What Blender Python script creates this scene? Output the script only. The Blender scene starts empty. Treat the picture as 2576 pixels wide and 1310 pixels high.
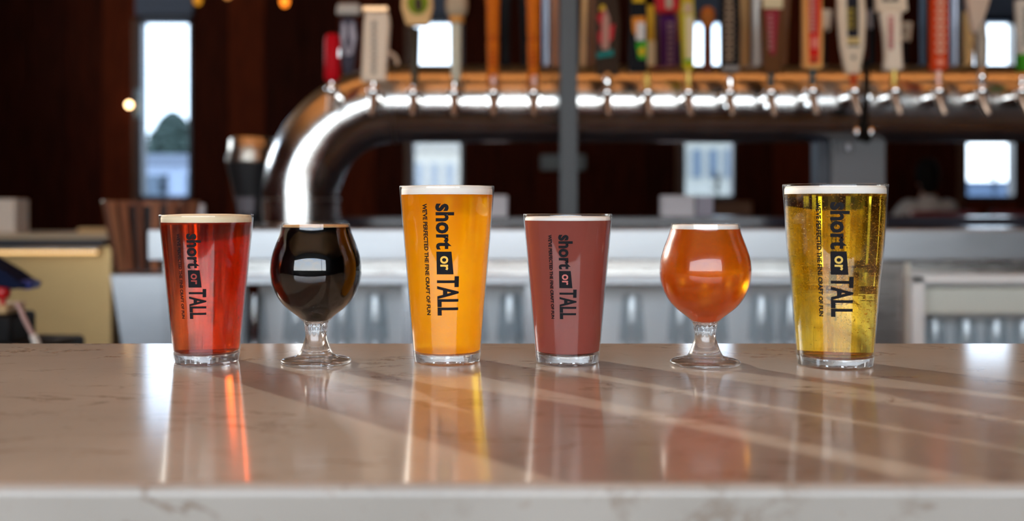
import bpy, bmesh, math, random
from mathutils import Vector, Matrix
random.seed(7)
PI = math.pi
SC = bpy.context.scene
COL = SC.collection
# ------------------------------------------------------------------ camera
F = 2700.0          # focal length in pixels of the 2576 px wide frame
CAMZ, HOR = 1.22, 520.0
ZT = 1.07           # height of the near bar top
ZF = 1.153          # height of the far bar top
cam = bpy.data.cameras.new('camera'); cam_o = bpy.data.objects.new('camera', cam); COL.objects.link(cam_o)
cam.sensor_width = 36; cam.lens = F / 2576 * 36
cam.shift_y = -(655 - HOR) / 2576
cam_o.location = (0, 0, CAMZ); cam_o.rotation_euler = (PI / 2, 0, 0)
cam.dof.use_dof = True; cam.dof.focus_distance = 1.03; cam.dof.aperture_fstop = 3.4
cam.clip_start = .02; cam.clip_end = 400
SC.camera = cam_o
vs = SC.view_settings
vs.view_transform = 'Standard'; vs.look = 'None'; vs.gamma = 1; vs.use_curve_mapping = False
vs.exposure = 0.0
cy = SC.cycles
cy.max_bounces = 20; cy.transmission_bounces = 16; cy.transparent_max_bounces = 32; cy.glossy_bounces = 6; cy.diffuse_bounces = 4
cy.sample_clamp_indirect = 6; cy.caustics_reflective = True; cy.caustics_refractive = True; cy.blur_glossy = .3
cy.use_denoising = True
# ------------------------------------------------------------------ world: pale sky with thin cloud
SKY_STRENGTH = 8.5
w = bpy.data.worlds.new('sky'); SC.world = w; w.use_nodes = True
nt = w.node_tree; nt.nodes.clear()
def N(nt, t, **kw):
    n = nt.nodes.new(t)
    for k, v in kw.items():
        if k.startswith('_'): setattr(n, k[1:], v)
        else: n.inputs[k.replace('__', ' ')].default_value = v
    return n
def ramp(nt, fac, stops, interp='LINEAR'):
    r = nt.nodes.new('ShaderNodeValToRGB'); r.color_ramp.interpolation = interp
    el = r.color_ramp.elements
    while len(el) < len(stops): el.new(.5)
    for e, (p, c) in zip(el, stops): e.position = p; e.color = (*c, 1)
    nt.links.new(fac, r.inputs[0]); return r.outputs[0]
tc = N(nt, 'ShaderNodeTexCoord'); sp = N(nt, 'ShaderNodeSeparateXYZ'); nt.links.new(tc.outputs['Generated'], sp.inputs[0])
grad = ramp(nt, sp.outputs[2], [(0, (.88, .9, .9)), (.12, (.76, .84, .93)), (.5, (.42, .58, .86))])
mp = N(nt, 'ShaderNodeMapping'); mp.inputs['Scale'].default_value = (1.2, 1.2, 5)
nt.links.new(tc.outputs['Generated'], mp.inputs[0])
nz = N(nt, 'ShaderNodeTexNoise', Scale=2.6, Detail=6, Roughness=.6, Distortion=.6); nt.links.new(mp.outputs[0], nz.inputs['Vector'])
cf = ramp(nt, nz.outputs[0], [(.45, (0, 0, 0)), (.62, (1, 1, 1))])
mx = N(nt, 'ShaderNodeMixRGB'); nt.links.new(cf, mx.inputs[0]); nt.links.new(grad, mx.inputs[1]); mx.inputs[2].default_value = (1, .98, .95, 1)
bg = N(nt, 'ShaderNodeBackground', Strength=SKY_STRENGTH); nt.links.new(mx.outputs[0], bg.inputs[0])
out = N(nt, 'ShaderNodeOutputWorld'); nt.links.new(bg.outputs[0], out.inputs[0])
# ------------------------------------------------------------------ sun: from behind the glasses on the left
sun = bpy.data.lights.new('sun', 'SUN'); sun.energy = 6.5; sun.angle = math.radians(.8); sun.color = (1, .88, .72)
so = bpy.data.objects.new('sun', sun); COL.objects.link(so)
EL = math.radians(12.5); AZ = Vector((.64, -.768, 0))
sdir = Vector((AZ.x * math.cos(EL), AZ.y * math.cos(EL), -math.sin(EL)))
so.rotation_euler = sdir.to_track_quat('-Z', 'Y').to_euler()
UPL = 110.0   # watts of each added ceiling uplight, built at the end of the script
def area(name, loc, target, sx, sy, power, color):
    l = bpy.data.lights.new(name, 'AREA'); l.shape = 'RECTANGLE'; l.size = sx; l.size_y = sy; l.energy = power; l.color = color
    o = bpy.data.objects.new(name, l); COL.objects.link(o); o.location = loc
    o.rotation_euler = (Vector(target) - Vector(loc)).to_track_quat('-Z', 'Y').to_euler(); return o
# ------------------------------------------------------------------ helpers
def at(px, py, Y):
    return Vector(((px - 1288) / F * Y, Y, CAMZ - (py - HOR) / F * Y))
def tag(o, label=None, cat=None, group=None, kind=None):
    if label: o['label'] = label
    if cat: o['category'] = cat
    if group: o['group'] = group
    if kind: o['kind'] = kind
    return o
def thing(name, label, cat, loc=(0, 0, 0), group=None, rz=0):
    o = bpy.data.objects.new(name, None); COL.objects.link(o); o.location = loc; o.rotation_euler[2] = rz
    o.empty_display_size = .05
    return tag(o, label, cat, group)
class MB:
    def __init__(s): s.v = []; s.f = []
    def add(s, vs_, fs):
        n = len(s.v); s.v += [tuple(v) for v in vs_]; s.f += [tuple(i + n for i in f) for f in fs]; return s
    def box(s, c, size, rot=None):
        hx, hy, hz = [a / 2 for a in size]
        P = [Vector((x, y, z)) for x in (-hx, hx) for y in (-hy, hy) for z in (-hz, hz)]
        if rot: P = [rot @ p for p in P]
        P = [p + Vector(c) for p in P]
        return s.add(P, [(0, 1, 3, 2), (4, 6, 7, 5), (0, 4, 5, 1), (2, 3, 7, 6), (0, 2, 6, 4), (1, 5, 7, 3)])
    def bb(s, x0, x1, y0, y1, z0, z1): return s.box(((x0 + x1) / 2, (y0 + y1) / 2, (z0 + z1) / 2), (abs(x1 - x0), abs(y1 - y0), abs(z1 - z0)))
    def lathe(s, prof, seg=32, c=(0, 0, 0), closed=False, flute=None):
        c = Vector(c); n = len(prof); V = []
        for (z, r) in prof:
            for k in range(seg):
                a = 2 * PI * k / seg; rr = r
                if flute: rr = r * flute(a, z)
                V.append((c.x + rr * math.sin(a), c.y - rr * math.cos(a), c.z + z))
        Fc = []
        rng = range(n if closed else n - 1)
        for i in rng:
            j = (i + 1) % n
            for k in range(seg):
                l = (k + 1) % seg
                Fc.append((i * seg + k, i * seg + l, j * seg + l, j * seg + k))
        if not closed:
            if prof[0][1] > 1e-6: Fc.append(tuple(reversed(range(seg))))
            if prof[-1][1] > 1e-6: Fc.append(tuple((n - 1) * seg + k for k in range(seg)))
        return s.add(V, Fc)
    def tube(s, path, r, seg=12, caps=True):
        P = [Vector(p) for p in path]; n = len(P); V = []
        up = None
        for i, p in enumerate(P):
            t = (P[min(i + 1, n - 1)] - P[max(i - 1, 0)]).normalized()
            if up is None: up = t.orthogonal().normalized()
            up = (up - t * up.dot(t)).normalized(); b = t.cross(up)
            rr = r[i] if isinstance(r, (list, tuple)) else r
            for k in range(seg):
                a = 2 * PI * k / seg; V.append(p + up * rr * math.cos(a) + b * rr * math.sin(a))
        Fc = [(i * seg + k, i * seg + (k + 1) % seg, (i + 1) * seg + (k + 1) % seg, (i + 1) * seg + k) for i in range(n - 1) for k in range(seg)]
        if caps: Fc += [tuple(reversed(range(seg))), tuple((n - 1) * seg + k for k in range(seg))]
        return s.add(V, Fc)
    def sphere(s, c, r, seg=12, rings=8, sc=(1, 1, 1)):
        V = [(c[0], c[1], c[2] + r * sc[2])]
        for i in range(1, rings):
            t = PI * i / rings
            for k in range(seg):
                a = 2 * PI * k / seg
                V.append((c[0] + r * sc[0] * math.sin(t) * math.cos(a), c[1] + r * sc[1] * math.sin(t) * math.sin(a), c[2] + r * sc[2] * math.cos(t)))
        V.append((c[0], c[1], c[2] - r * sc[2])); L = len(V) - 1
        Fc = [(0, 1 + k, 1 + (k + 1) % seg) for k in range(seg)]
        for i in range(rings - 2):
            for k in range(seg):
                a = 1 + i * seg + k; b = 1 + i * seg + (k + 1) % seg; Fc.append((a, a + seg, b + seg, b))
        Fc += [(L, 1 + (rings - 2) * seg + (k + 1) % seg, 1 + (rings - 2) * seg + k) for k in range(seg)]
        return s.add(V, Fc)
    def prism(s, pts, y0, y1):      # outline in XZ, extruded in Y
        n = len(pts)
        V = [(x, y0, z) for x, z in pts] + [(x, y1, z) for x, z in pts]
        return s.add(V, [tuple(range(n)), tuple(reversed(range(n, 2 * n)))] + [(i, i + n, (i + 1) % n + n, (i + 1) % n) for i in range(n)])
    def build(s, name, mat, parent=None, smooth=False, bevel=0, loc=None, seg=2, angle=40):
        me = bpy.data.meshes.new(name); me.from_pydata(s.v, [], s.f)
        bm = bmesh.new(); bm.from_mesh(me); bmesh.ops.remove_doubles(bm, verts=bm.verts, dist=1e-7)
        bmesh.ops.recalc_face_normals(bm, faces=bm.faces); bm.to_mesh(me); bm.free()
        o = bpy.data.objects.new(name, me); COL.objects.link(o)
        if mat: me.materials.append(mat)
        if smooth or bevel:
            for p in me.polygons: p.use_smooth = True
            try: me.set_sharp_from_angle(angle=math.radians(angle))
            except Exception: pass
        if parent:
            o.parent = parent
            if loc is None:   # coordinates were given in the world: keep them
                o.matrix_parent_inverse = Matrix.LocRotScale(parent.location, parent.rotation_euler, None).inverted() if parent.parent is None else Matrix.Identity(4)
        if loc is not None: o.location = loc
        if bevel:
            b = o.modifiers.new('b', 'BEVEL'); b.width = bevel; b.segments = seg; b.limit_method = 'ANGLE'; b.angle_limit = math.radians(35)
        return o
def local(mb, parent):   # shift builder vertices from world to the space of a root thing without rotation
    L = parent.location; mb.v = [(x - L.x, y - L.y, z - L.z) for x, y, z in mb.v]; return mb
def struct(name, mb, mat, **kw):
    o = mb.build(name, mat, **kw)
    if o.parent is None: o['kind'] = 'structure'
    return o
# ------------------------------------------------------------------ materials
def mat(name, col, rough=.5, metal=0., **kw):
    m = bpy.data.materials.new(name); m.use_nodes = True
    p = m.node_tree.nodes['Principled BSDF']
    p.inputs['Base Color'].default_value = (*col, 1); p.inputs['Roughness'].default_value = rough; p.inputs['Metallic'].default_value = metal
    for k, v in kw.items(): p.inputs[k.replace('_', ' ')].default_value = v
    return m
def varied(m, c1, c2, scale=8, stretch=(1, 1, 1), detail=4, lo=.35, hi=.65, bump=0, rlo=None, rhi=None, coords='Object'):
    nt = m.node_tree; p = nt.nodes['Principled BSDF']
    tc = N(nt, 'ShaderNodeTexCoord'); mp = N(nt, 'ShaderNodeMapping'); mp.inputs['Scale'].default_value = stretch
    nt.links.new(tc.outputs[coords], mp.inputs[0])
    nz = N(nt, 'ShaderNodeTexNoise', Scale=scale, Detail=detail); nt.links.new(mp.outputs[0], nz.inputs['Vector'])
    nt.links.new(ramp(nt, nz.outputs[0], [(lo, c1), (hi, c2)]), p.inputs['Base Color'])
    if rlo is not None:
        nt.links.new(ramp(nt, nz.outputs[0], [(lo, (rlo,) * 3), (hi, (rhi,) * 3)]), p.inputs['Roughness'])
    if bump:
        b = N(nt, 'ShaderNodeBump', Strength=bump, Distance=.001); nt.links.new(nz.outputs[0], b.inputs['Height']); nt.links.new(b.outputs[0], p.inputs['Normal'])
    return m
def wood(name, c1, c2, rough=.4, scale=6, along='z'):
    st = {'z': (6, 6, .6), 'x': (.6, 6, 6), 'y': (6, .6, 6)}[along]
    return varied(mat(name, c1, rough, Specular_IOR_Level=.12), c1, c2, scale, st, 6, bump=.15)
def emis(name, col, s):
    m = bpy.data.materials.new(name); m.use_nodes = True; nt = m.node_tree; nt.nodes.clear()
    e = N(nt, 'ShaderNodeEmission', Strength=s); e.inputs[0].default_value = (*col, 1)
    o = N(nt, 'ShaderNodeOutputMaterial'); nt.links.new(e.outputs[0], o.inputs[0]); return m
def thin_glass(name, tint=(.97, .98, .975), rough=.0, f0=.04, glint_gloss=0):
    m = bpy.data.materials.new(name); m.use_nodes = True; nt = m.node_tree; nt.nodes.clear()
    lw = N(nt, 'ShaderNodeLayerWeight', Blend=.5)
    pw = N(nt, 'ShaderNodeMath', _operation='POWER'); nt.links.new(lw.outputs['Facing'], pw.inputs[0]); pw.inputs[1].default_value = 4.5
    ma = N(nt, 'ShaderNodeMath', _operation='MULTIPLY_ADD'); nt.links.new(pw.outputs[0], ma.inputs[0]); ma.inputs[1].default_value = 1 - f0; ma.inputs[2].default_value = f0
    t = N(nt, 'ShaderNodeBsdfTransparent'); t.inputs[0].default_value = (*tint, 1)
    g = N(nt, 'ShaderNodeBsdfGlossy', Roughness=rough)
    if glint_gloss:  # share of rough gloss added to catch sun glints
        g2 = N(nt, 'ShaderNodeBsdfGlossy', Roughness=.32); gm = N(nt, 'ShaderNodeMixShader', Fac=glint_gloss); nt.links.new(g.outputs[0], gm.inputs[1]); nt.links.new(g2.outputs[0], gm.inputs[2]); g = gm
    mx = N(nt, 'ShaderNodeMixShader'); nt.links.new(ma.outputs[0], mx.inputs[0]); nt.links.new(t.outputs[0], mx.inputs[1]); nt.links.new(g.outputs[0], mx.inputs[2])
    o = N(nt, 'ShaderNodeOutputMaterial'); nt.links.new(mx.outputs[0], o.inputs[0]); return m
def solid_glass(name, straight=.3, tint=(1, 1, 1)):
    m = bpy.data.materials.new(name); m.use_nodes = True; nt = m.node_tree; nt.nodes.clear()
    g = N(nt, 'ShaderNodeBsdfGlass', IOR=1.5, Roughness=0.0); g.inputs['Color'].default_value = (*tint, 1)
    t = N(nt, 'ShaderNodeBsdfTransparent')
    mx = N(nt, 'ShaderNodeMixShader', Fac=straight); nt.links.new(g.outputs[0], mx.inputs[1]); nt.links.new(t.outputs[0], mx.inputs[2])
    g2 = N(nt, 'ShaderNodeBsdfGlossy', Roughness=.28); m2 = N(nt, 'ShaderNodeMixShader', Fac=.07); nt.links.new(mx.outputs[0], m2.inputs[1]); nt.links.new(g2.outputs[0], m2.inputs[2])
    o = N(nt, 'ShaderNodeOutputMaterial'); nt.links.new(m2.outputs[0], o.inputs[0]); return m
def liquid(name, trans, L, haze, haze_col, rough, straight, through=.5):
    """beer: refracting surface, absorbing body (transmittance `trans` over L metres), and a share of haze that scatters"""
    m = bpy.data.materials.new(name); m.use_nodes = True; nt = m.node_tree; nt.nodes.clear()
    g = N(nt, 'ShaderNodeBsdfGlass', IOR=1.34, Roughness=rough)
    t = N(nt, 'ShaderNodeBsdfTransparent'); tr = N(nt, 'ShaderNodeBsdfTranslucent'); d = N(nt, 'ShaderNodeBsdfDiffuse')
    tr.inputs[0].default_value = (*haze_col, 1); d.inputs[0].default_value = (*haze_col, 1)
    a = N(nt, 'ShaderNodeMixShader', Fac=straight); nt.links.new(g.outputs[0], a.inputs[1]); nt.links.new(t.outputs[0], a.inputs[2])
    b = N(nt, 'ShaderNodeMixShader', Fac=through); nt.links.new(d.outputs[0], b.inputs[1]); nt.links.new(tr.outputs[0], b.inputs[2])
    c = N(nt, 'ShaderNodeMixShader', Fac=haze); nt.links.new(a.outputs[0], c.inputs[1]); nt.links.new(b.outputs[0], c.inputs[2])
    sig = [-math.log(max(x, 1e-4)) / L for x in trans]; k = max(sig) * 1.0001
    v = N(nt, 'ShaderNodeVolumeAbsorption', Density=k); v.inputs[0].default_value = (*[1 - s_ / k for s_ in sig], 1)
    o = N(nt, 'ShaderNodeOutputMaterial'); nt.links.new(c.outputs[0], o.inputs[0])
    if haze < .95: nt.links.new(v.outputs[0], o.inputs['Volume'])
    return m
def quartz():
    m = mat('quartz', (.5, .42, .36), .12); nt = m.node_tree; p = nt.nodes['Principled BSDF']
    tc = N(nt, 'ShaderNodeTexCoord')
    n1 = N(nt, 'ShaderNodeTexNoise', Scale=5, Detail=5); nt.links.new(tc.outputs['Object'], n1.inputs['Vector'])
    base = ramp(nt, n1.outputs[0], [(.3, (.39, .345, .295)), (.7, (.49, .435, .375))])
    mp = N(nt, 'ShaderNodeMapping'); mp.inputs['Rotation'].default_value = (0, 0, .35); mp.inputs['Scale'].default_value = (.7, 1.7, 1.2); nt.links.new(tc.outputs['Object'], mp.inputs[0])
    n2 = N(nt, 'ShaderNodeTexNoise', Scale=9, Detail=8, Roughness=.62, Distortion=.5); nt.links.new(mp.outputs[0], n2.inputs['Vector'])
    vein = ramp(nt, n2.outputs[0], [(.480, (0, 0, 0)), (.5, (1, 1, 1)), (.520, (0, 0, 0))])
    n3 = N(nt, 'ShaderNodeTexNoise', Scale=14, Detail=3); nt.links.new(tc.outputs['Object'], n3.inputs['Vector'])
    msk = ramp(nt, n3.outputs[0], [(.44, (0, 0, 0)), (.62, (.7, .7, .7))])
    mu = N(nt, 'ShaderNodeMath', _operation='MULTIPLY'); nt.links.new(vein, mu.inputs[0]); nt.links.new(msk, mu.inputs[1])
    mx = N(nt, 'ShaderNodeMixRGB'); nt.links.new(mu.outputs[0], mx.inputs[0]); nt.links.new(base, mx.inputs[1]); mx.inputs[2].default_value = (.2, .12, .07, 1)
    vo = N(nt, 'ShaderNodeTexNoise', Scale=160, Detail=2); nt.links.new(tc.outputs['Object'], vo.inputs['Vector'])
    sp = ramp(nt, vo.outputs[0], [(.66, (0, 0, 0)), (.74, (.5, .5, .5))])
    m2 = N(nt, 'ShaderNodeMixRGB'); nt.links.new(sp, m2.inputs[0]); nt.links.new(mx.outputs[0], m2.inputs[1]); m2.inputs[2].default_value = (.36, .27, .2, 1)
    nt.links.new(m2.outputs[0], p.inputs['Base Color'])
    return m
def steel(name, col=(.62, .62, .6), rough=.25, stretch=(1, 1, 60)):
    m = mat(name, col, rough, 1); c2 = tuple(min(1, c * 1.15) for c in col)
    return varied(m, col, c2, 12, stretch, 3, rlo=rough * .8, rhi=rough * 1.25)
QUARTZ = quartz()
STEEL = steel('brushed_steel'); STEEL_P = steel('polished_steel', (.66, .655, .64), .2, (1, 1, 1)); CHROME = mat('chrome', (.85, .84, .82), .08, 1)
STEEL_S = steel('satin_steel', (.42, .44, .46), .38)
BRONZE = mat('warm_metal', (.55, .33, .18), .25, 1)
BLACKM = mat('black_metal', (.015, .015, .017), .5, Specular_IOR_Level=.25); DARKPOST = mat('charcoal_paint', (.030, .036, .040), .5)
WALLW = [wood('walnut_%d' % i, (a, a * .16, a * .04), (a * 1.9, a * .30, a * .07), .7, 5) for i, a in enumerate((.014, .02, .028, .045))]
for m_ in WALLW: m_.node_tree.nodes['Principled BSDF'].inputs['Specular IOR Level'].default_value = .04
FLOORM = varied(mat('concrete', (.1, .09, .08), .5), (.08, .07, .065), (.14, .125, .11), 3)
CEILM = wood('ceiling_wood', (.30, .15, .06), (.42, .22, .09), .5, 5, 'y')
NAVY = mat('navy_frame', (.008, .011, .022), .4); SLATE = mat('slate_blind', (.05, .065, .1), .7)
PANE = thin_glass('window_glass', (.97, .99, 1), 0, .04); PANE_T = thin_glass('sky_dimming_glass', (.62, .68, .74), 0, .04)  # second glass: tint added to dim the sky behind the far windows
WHITE = mat('white_laminate', (.88, .89, .86), .35); CREAM = mat('cream_paint', (.82, .78, .66), .45)
GLASSW = thin_glass('glass_wall', (.985, .99, .99), .0, .045, .10); GLASSB = solid_glass('clear_glass', .22)
INK = mat('black_print', (.010, .009, .011), .6, Specular_IOR_Level=.1)
# ------------------------------------------------------------------ room shell
X0, X1, Y0, Y1, ZC = -5.0, 6.5, -3.2, 10.0, 3.75
struct('floor', MB().bb(X0 - .2, X1 + .2, Y0 - .2, Y1 + .2, -.1, 0), FLOORM)
ceil = struct('ceiling', MB().bb(X0 - .2, X1 + .2, Y0 - .2, Y1 + .2, ZC, ZC + .1), BLACKM)
for i in range(44):
    x = X0 + .13 + i * .262
    b = MB().bb(x - .125, x + .125, Y0, Y1, ZC - .022, ZC - .002).build('ceiling_board', CEILM, ceil)
# far wall: wooden panels between tall narrow windows
WY = Y1; WPX = [(350, 482), (1035, 1165), (1716, 1850), (2425, 2558)]
wz0, wz1 = at(0, 492, WY).z, at(0, 55, WY).z
wins = [(at(a, 0, WY).x, at(b, 0, WY).x) for a, b in WPX]
pitch = wins[1][0] - wins[0][0]
wins = [(wins[0][0] - pitch + .0, wins[0][1] - pitch)] + wins + [(wins[3][0] + pitch, wins[3][1] + pitch)]
edges = [X0] + [e for a, b in wins for e in (a, b)] + [X1]
segs = [(edges[i], edges[i + 1]) for i in range(0, len(edges), 2)]
mw = MB().bb(X0, X1, WY + .13, WY + .16, wz1 + .03, ZC).bb(X0, X1, WY + .13, WY + .16, 0, wz0 - .03)
for a, b in segs: mw.bb(a - .01, b + .01, WY + .121, WY + .16, 0, ZC)
wall = struct('wall_back', mw, BLACKM)
for (a, b) in segs:
    if b - a < .05: continue
    n = max(1, round((b - a) / .33))
    for k in range(n):
        u = a + (b - a) * k / n; v = a + (b - a) * (k + 1) / n
        MB().bb(u + .003, v - .003, WY + random.uniform(0, .008), WY + .12, 0, ZC).build('wall_panel', random.choice(WALLW), wall)
for i, (a, b) in enumerate(wins):
    MB().bb(a, b, WY + .004, WY + .12, 0, wz0 - .04).build('wall_panel', random.choice(WALLW), wall)
    MB().bb(a, b, WY + .004, WY + .12, wz1 + .42, ZC).build('wall_panel', random.choice(WALLW), wall)
    f = .028
    fr = struct('window_%d' % (i + 1), MB().bb(a, a + f, WY - .01, WY + .13, wz0 - .04, wz1 + .04).bb(b - f, b, WY - .01, WY + .13, wz0 - .04, wz1 + .04)
                .bb(a, b, WY - .01, WY + .13, wz0 - .04, wz0).bb(a, b, WY - .01, WY + .13, wz1, wz1 + .04), NAVY)
    MB().bb(a + f, b - f, WY + .06, WY + .066, wz0, wz1).build('pane', PANE_T, fr)
    MB().bb(a - .02, b + .02, WY - .04, WY + .12, wz1 + .055, wz1 + .42).build('blind_box', SLATE, fr)
    MB().bb(a - .06, a - .012, WY - .02, WY + .01, wz0 - .1, wz1 + .03).build('jamb', wood('jamb_wood', (.07, .035, .02), (.1, .05, .03)), fr)
# left wall with the tall window bank that lets the sun in
LW = (5.2, 8.5, 2.3, 3.35)
struct('wall_left', MB().bb(X0 - .15, X0, Y0, LW[0], 0, ZC).bb(X0 - .15, X0, LW[1], Y1, 0, ZC).bb(X0 - .15, X0, LW[0], LW[1], 0, LW[2]).bb(X0 - .15, X0, LW[0], LW[1], LW[3], ZC), WALLW[2])
wl = struct('window_7', MB().bb(X0 - .1, X0 - .04, LW[0], LW[1], LW[2], LW[2] + .05).bb(X0 - .1, X0 - .04, LW[0], LW[1], LW[3] - .05, LW[3])
            .bb(X0 - .1, X0 - .04, LW[0], LW[0] + .05, LW[2], LW[3]).bb(X0 - .1, X0 - .04, LW[1] - .05, LW[1], LW[2], LW[3]), NAVY)
MB().bb(X0 - .075, X0 - .069, LW[0] + .05, LW[1] - .05, LW[2] + .05, LW[3] - .05).build('pane', PANE, wl)
struct('wall_right', MB().bb(X1, X1 + .15, Y0, Y1, 0, ZC), WALLW[1])
# wall behind the camera with its wide window
FW = (-4.9, 2.9, 1.2, 3.05)
struct('wall_front', MB().bb(X0, FW[0], Y0 - .15, Y0, 0, ZC).bb(FW[1], X1, Y0 - .15, Y0, 0, ZC).bb(FW[0], FW[1], Y0 - .15, Y0, 0, FW[2]).bb(FW[0], FW[1], Y0 - .15, Y0, FW[3], ZC), WALLW[1])
wf = struct('window_8', MB().bb(FW[0], FW[1], Y0 - .1, Y0 - .04, FW[2], FW[2] + .05).bb(FW[0], FW[1], Y0 - .1, Y0 - .04, FW[3] - .05, FW[3])
            .bb(FW[0], FW[0] + .05, Y0 - .1, Y0 - .04, FW[2], FW[3]).bb(FW[1] - .05, FW[1], Y0 - .1, Y0 - .04, FW[2], FW[3]).bb(1.75, 1.8, Y0 - .1, Y0 - .04, FW[2], FW[3]), NAVY)
MB().bb(FW[0] + .05, FW[1] - .05, Y0 - .075, Y0 - .069, FW[2] + .05, FW[3] - .05).build('pane', PANE, wf)
# outside
SNOW = varied(mat('pale_paving', (.6, .62, .66), .8), (.16, .17, .19), (.22, .23, .25), .6)
struct('ground', MB().bb(-90, 90, Y1 + .3, 120, -.25, -.12), SNOW)
def building(label, x0, x1, y, z1, col, n, rows):
    t = thing('building', label, 'building', ((x0 + x1) / 2, y, -.12), 'buildings outside the windows')
    c = mat('render_' + str(n), col, .8); L = t.location
    MB().bb(x0 - L.x, x1 - L.x, 0, 6, 0, z1).build('wall', c, t, loc=(0, 0, 0))
    MB().bb(x0 - L.x - .15, x1 - L.x + .15, -.15, 6.1, z1, z1 + .3).build('roof', mat('roof_' + str(n), tuple(a * .5 for a in col), .7), t, loc=(0, 0, 0))
    wx = (x1 - x0) / n
    for r in range(rows):
        for k in range(n):
            cx = x0 - L.x + wx * (k + .5); cz = z1 - 1.15 - r * 2.4
            MB().bb(cx - wx * .28, cx + wx * .28, -.06, .05, cz, cz + .8).build('window', mat('dim_pane', (.1, .13, .16), .5), t, loc=(0, 0, 0))
    return t
building('long white building seen through the leftmost tall window', -14.8, -9.2, 34, 2.7, (.36, .40, .48), 4, 1)
building('beige building with rows of windows behind the tallest hazy beer', -5.3, -.7, 30, 2.9, (.42, .36, .27), 11, 1)
building('tan building with dim windows behind the round amber goblet', 4.5, 10.3, 30, 3.3, (.42, .38, .30), 13, 1)
building('low blue white building seen through the rightmost window', 11.5, 20, 38, 1.95, (.2, .27, .38), 5, 1)
LEAF = [varied(mat('needles_%d' % i, (.1, .15, .09), .7), c, tuple(a * 1.6 for a in c), 6) for i, c in enumerate([(.035, .055, .04), (.05, .07, .05)])]
def conifer(x, y, h, label, r):
    t = thing('conifer_tree', label, 'tree', (x, y, -.12), 'trees outside the windows')
    MB().lathe([(0, .16), (h * .3, .13), (h * .9, .03)], 8).build('trunk', mat('bark', (.1, .07, .05), .9), t, loc=(0, 0, 0))
    m = MB()
    for i in range(1500):
        q = random.random() ** .7; z = h * (.18 + .8 * q); rr = r * (1 - q) ** .8 * (.45 + .55 * random.random()) + .05
        a = random.uniform(0, 2 * PI); s_ = (.16 + .1 * (1 - q)) * (r / 1.1)
        c = Vector((rr * math.cos(a), rr * math.sin(a), z))
        d = Vector((math.cos(a), math.sin(a), -.25)) * s_; e = Vector((-math.sin(a), math.cos(a), 0)) * s_ * .45; u = Vector((0, 0, s_ * .25))
        m.add([c - d, c + e, c + d, c - e, c + u], [(0, 1, 4), (1, 2, 4), (2, 3, 4), (3, 0, 4), (0, 3, 2, 1)])
    tag(m.build('foliage', LEAF[0], t, loc=(0, 0, 0)), kind='stuff')
conifer(-13.9, 44, 5.3, 'green conifer seen low through the leftmost tall window', 2.5)
conifer(-16.9, 49, 4.6, 'smaller conifer behind the green one outside the leftmost window', 1.2)
# ------------------------------------------------------------------ near bar: quartz top with the glasses
BY0, BY1 = .579, 1.184
bt = tag(MB().bb(-1.9, 1.9, BY0, BY1, ZT - .045, ZT).build('quartz_countertop', QUARTZ, bevel=.006, seg=4), 'polished beige veined quartz bar top under the six beer glasses', 'bar top')
bc = thing('bar_cabinet', 'dark wooden bar front below the veined quartz top', 'cabinet', (0, .85, 0))
MB().bb(-1.85, 1.85, -.13, .27, 0, ZT - .046).build('body', WALLW[3], bc, loc=(0, 0, 0))
MB().bb(-1.85, 1.85, -.10, .24, 0, .1).build('plinth', BLACKM, bc, loc=(0, 0, 0))
# ------------------------------------------------------------------ the beers
FOAMS = {}
def foam_mat(name, col):
    m = mat(name, col, .7, Subsurface_Weight=.4, Subsurface_Scale=.01); m.node_tree.nodes['Principled BSDF'].inputs['Subsurface Radius'].default_value = (1, .8, .6)
    nt = m.node_tree; tc = N(nt, 'ShaderNodeTexCoord'); n = N(nt, 'ShaderNodeTexNoise', Scale=900, Detail=3); nt.links.new(tc.outputs['Object'], n.inputs['Vector'])
    b = N(nt, 'ShaderNodeBump', Strength=.35, Distance=.0004); nt.links.new(n.outputs[0], b.inputs['Height']); nt.links.new(b.outputs[0], nt.nodes['Principled BSDF'].inputs['Normal'])
    return m
def interp(prof, z):
    for (a, ra), (b, rb) in zip(prof, prof[1:]):
        if a <= z <= b: return ra + (rb - ra) * (z - a) / (b - a + 1e-12)
    return prof[-1][1] if z > prof[-1][0] else prof[0][1]
def text_tris(s, width, height, bold=0.0):
    """word as flat triangles, fitted to width x height, lower left at 0,0"""
    cu = bpy.data.curves.new('t', 'FONT'); cu.body = s; cu.size = 1; cu.offset = bold; cu.resolution_u = 3; cu.fill_mode = 'FRONT'
    o = bpy.data.objects.new('t', cu); COL.objects.link(o); bpy.context.view_layer.update()
    me = o.evaluated_get(bpy.context.evaluated_depsgraph_get()).to_mesh()
    bm = bmesh.new(); bm.from_mesh(me); bpy.data.objects.remove(o); bpy.data.curves.remove(cu)
    xs = [v.co.x for v in bm.verts]; ys = [v.co.y for v in bm.verts]
    x0, x1, y0, y1 = min(xs), max(xs), min(ys), max(ys)
    for v in bm.verts: v.co = Vector(((v.co.x - x0) / (x1 - x0) * width, (v.co.y - y0) / (y1 - y0) * height, 0))
    return bm
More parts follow.
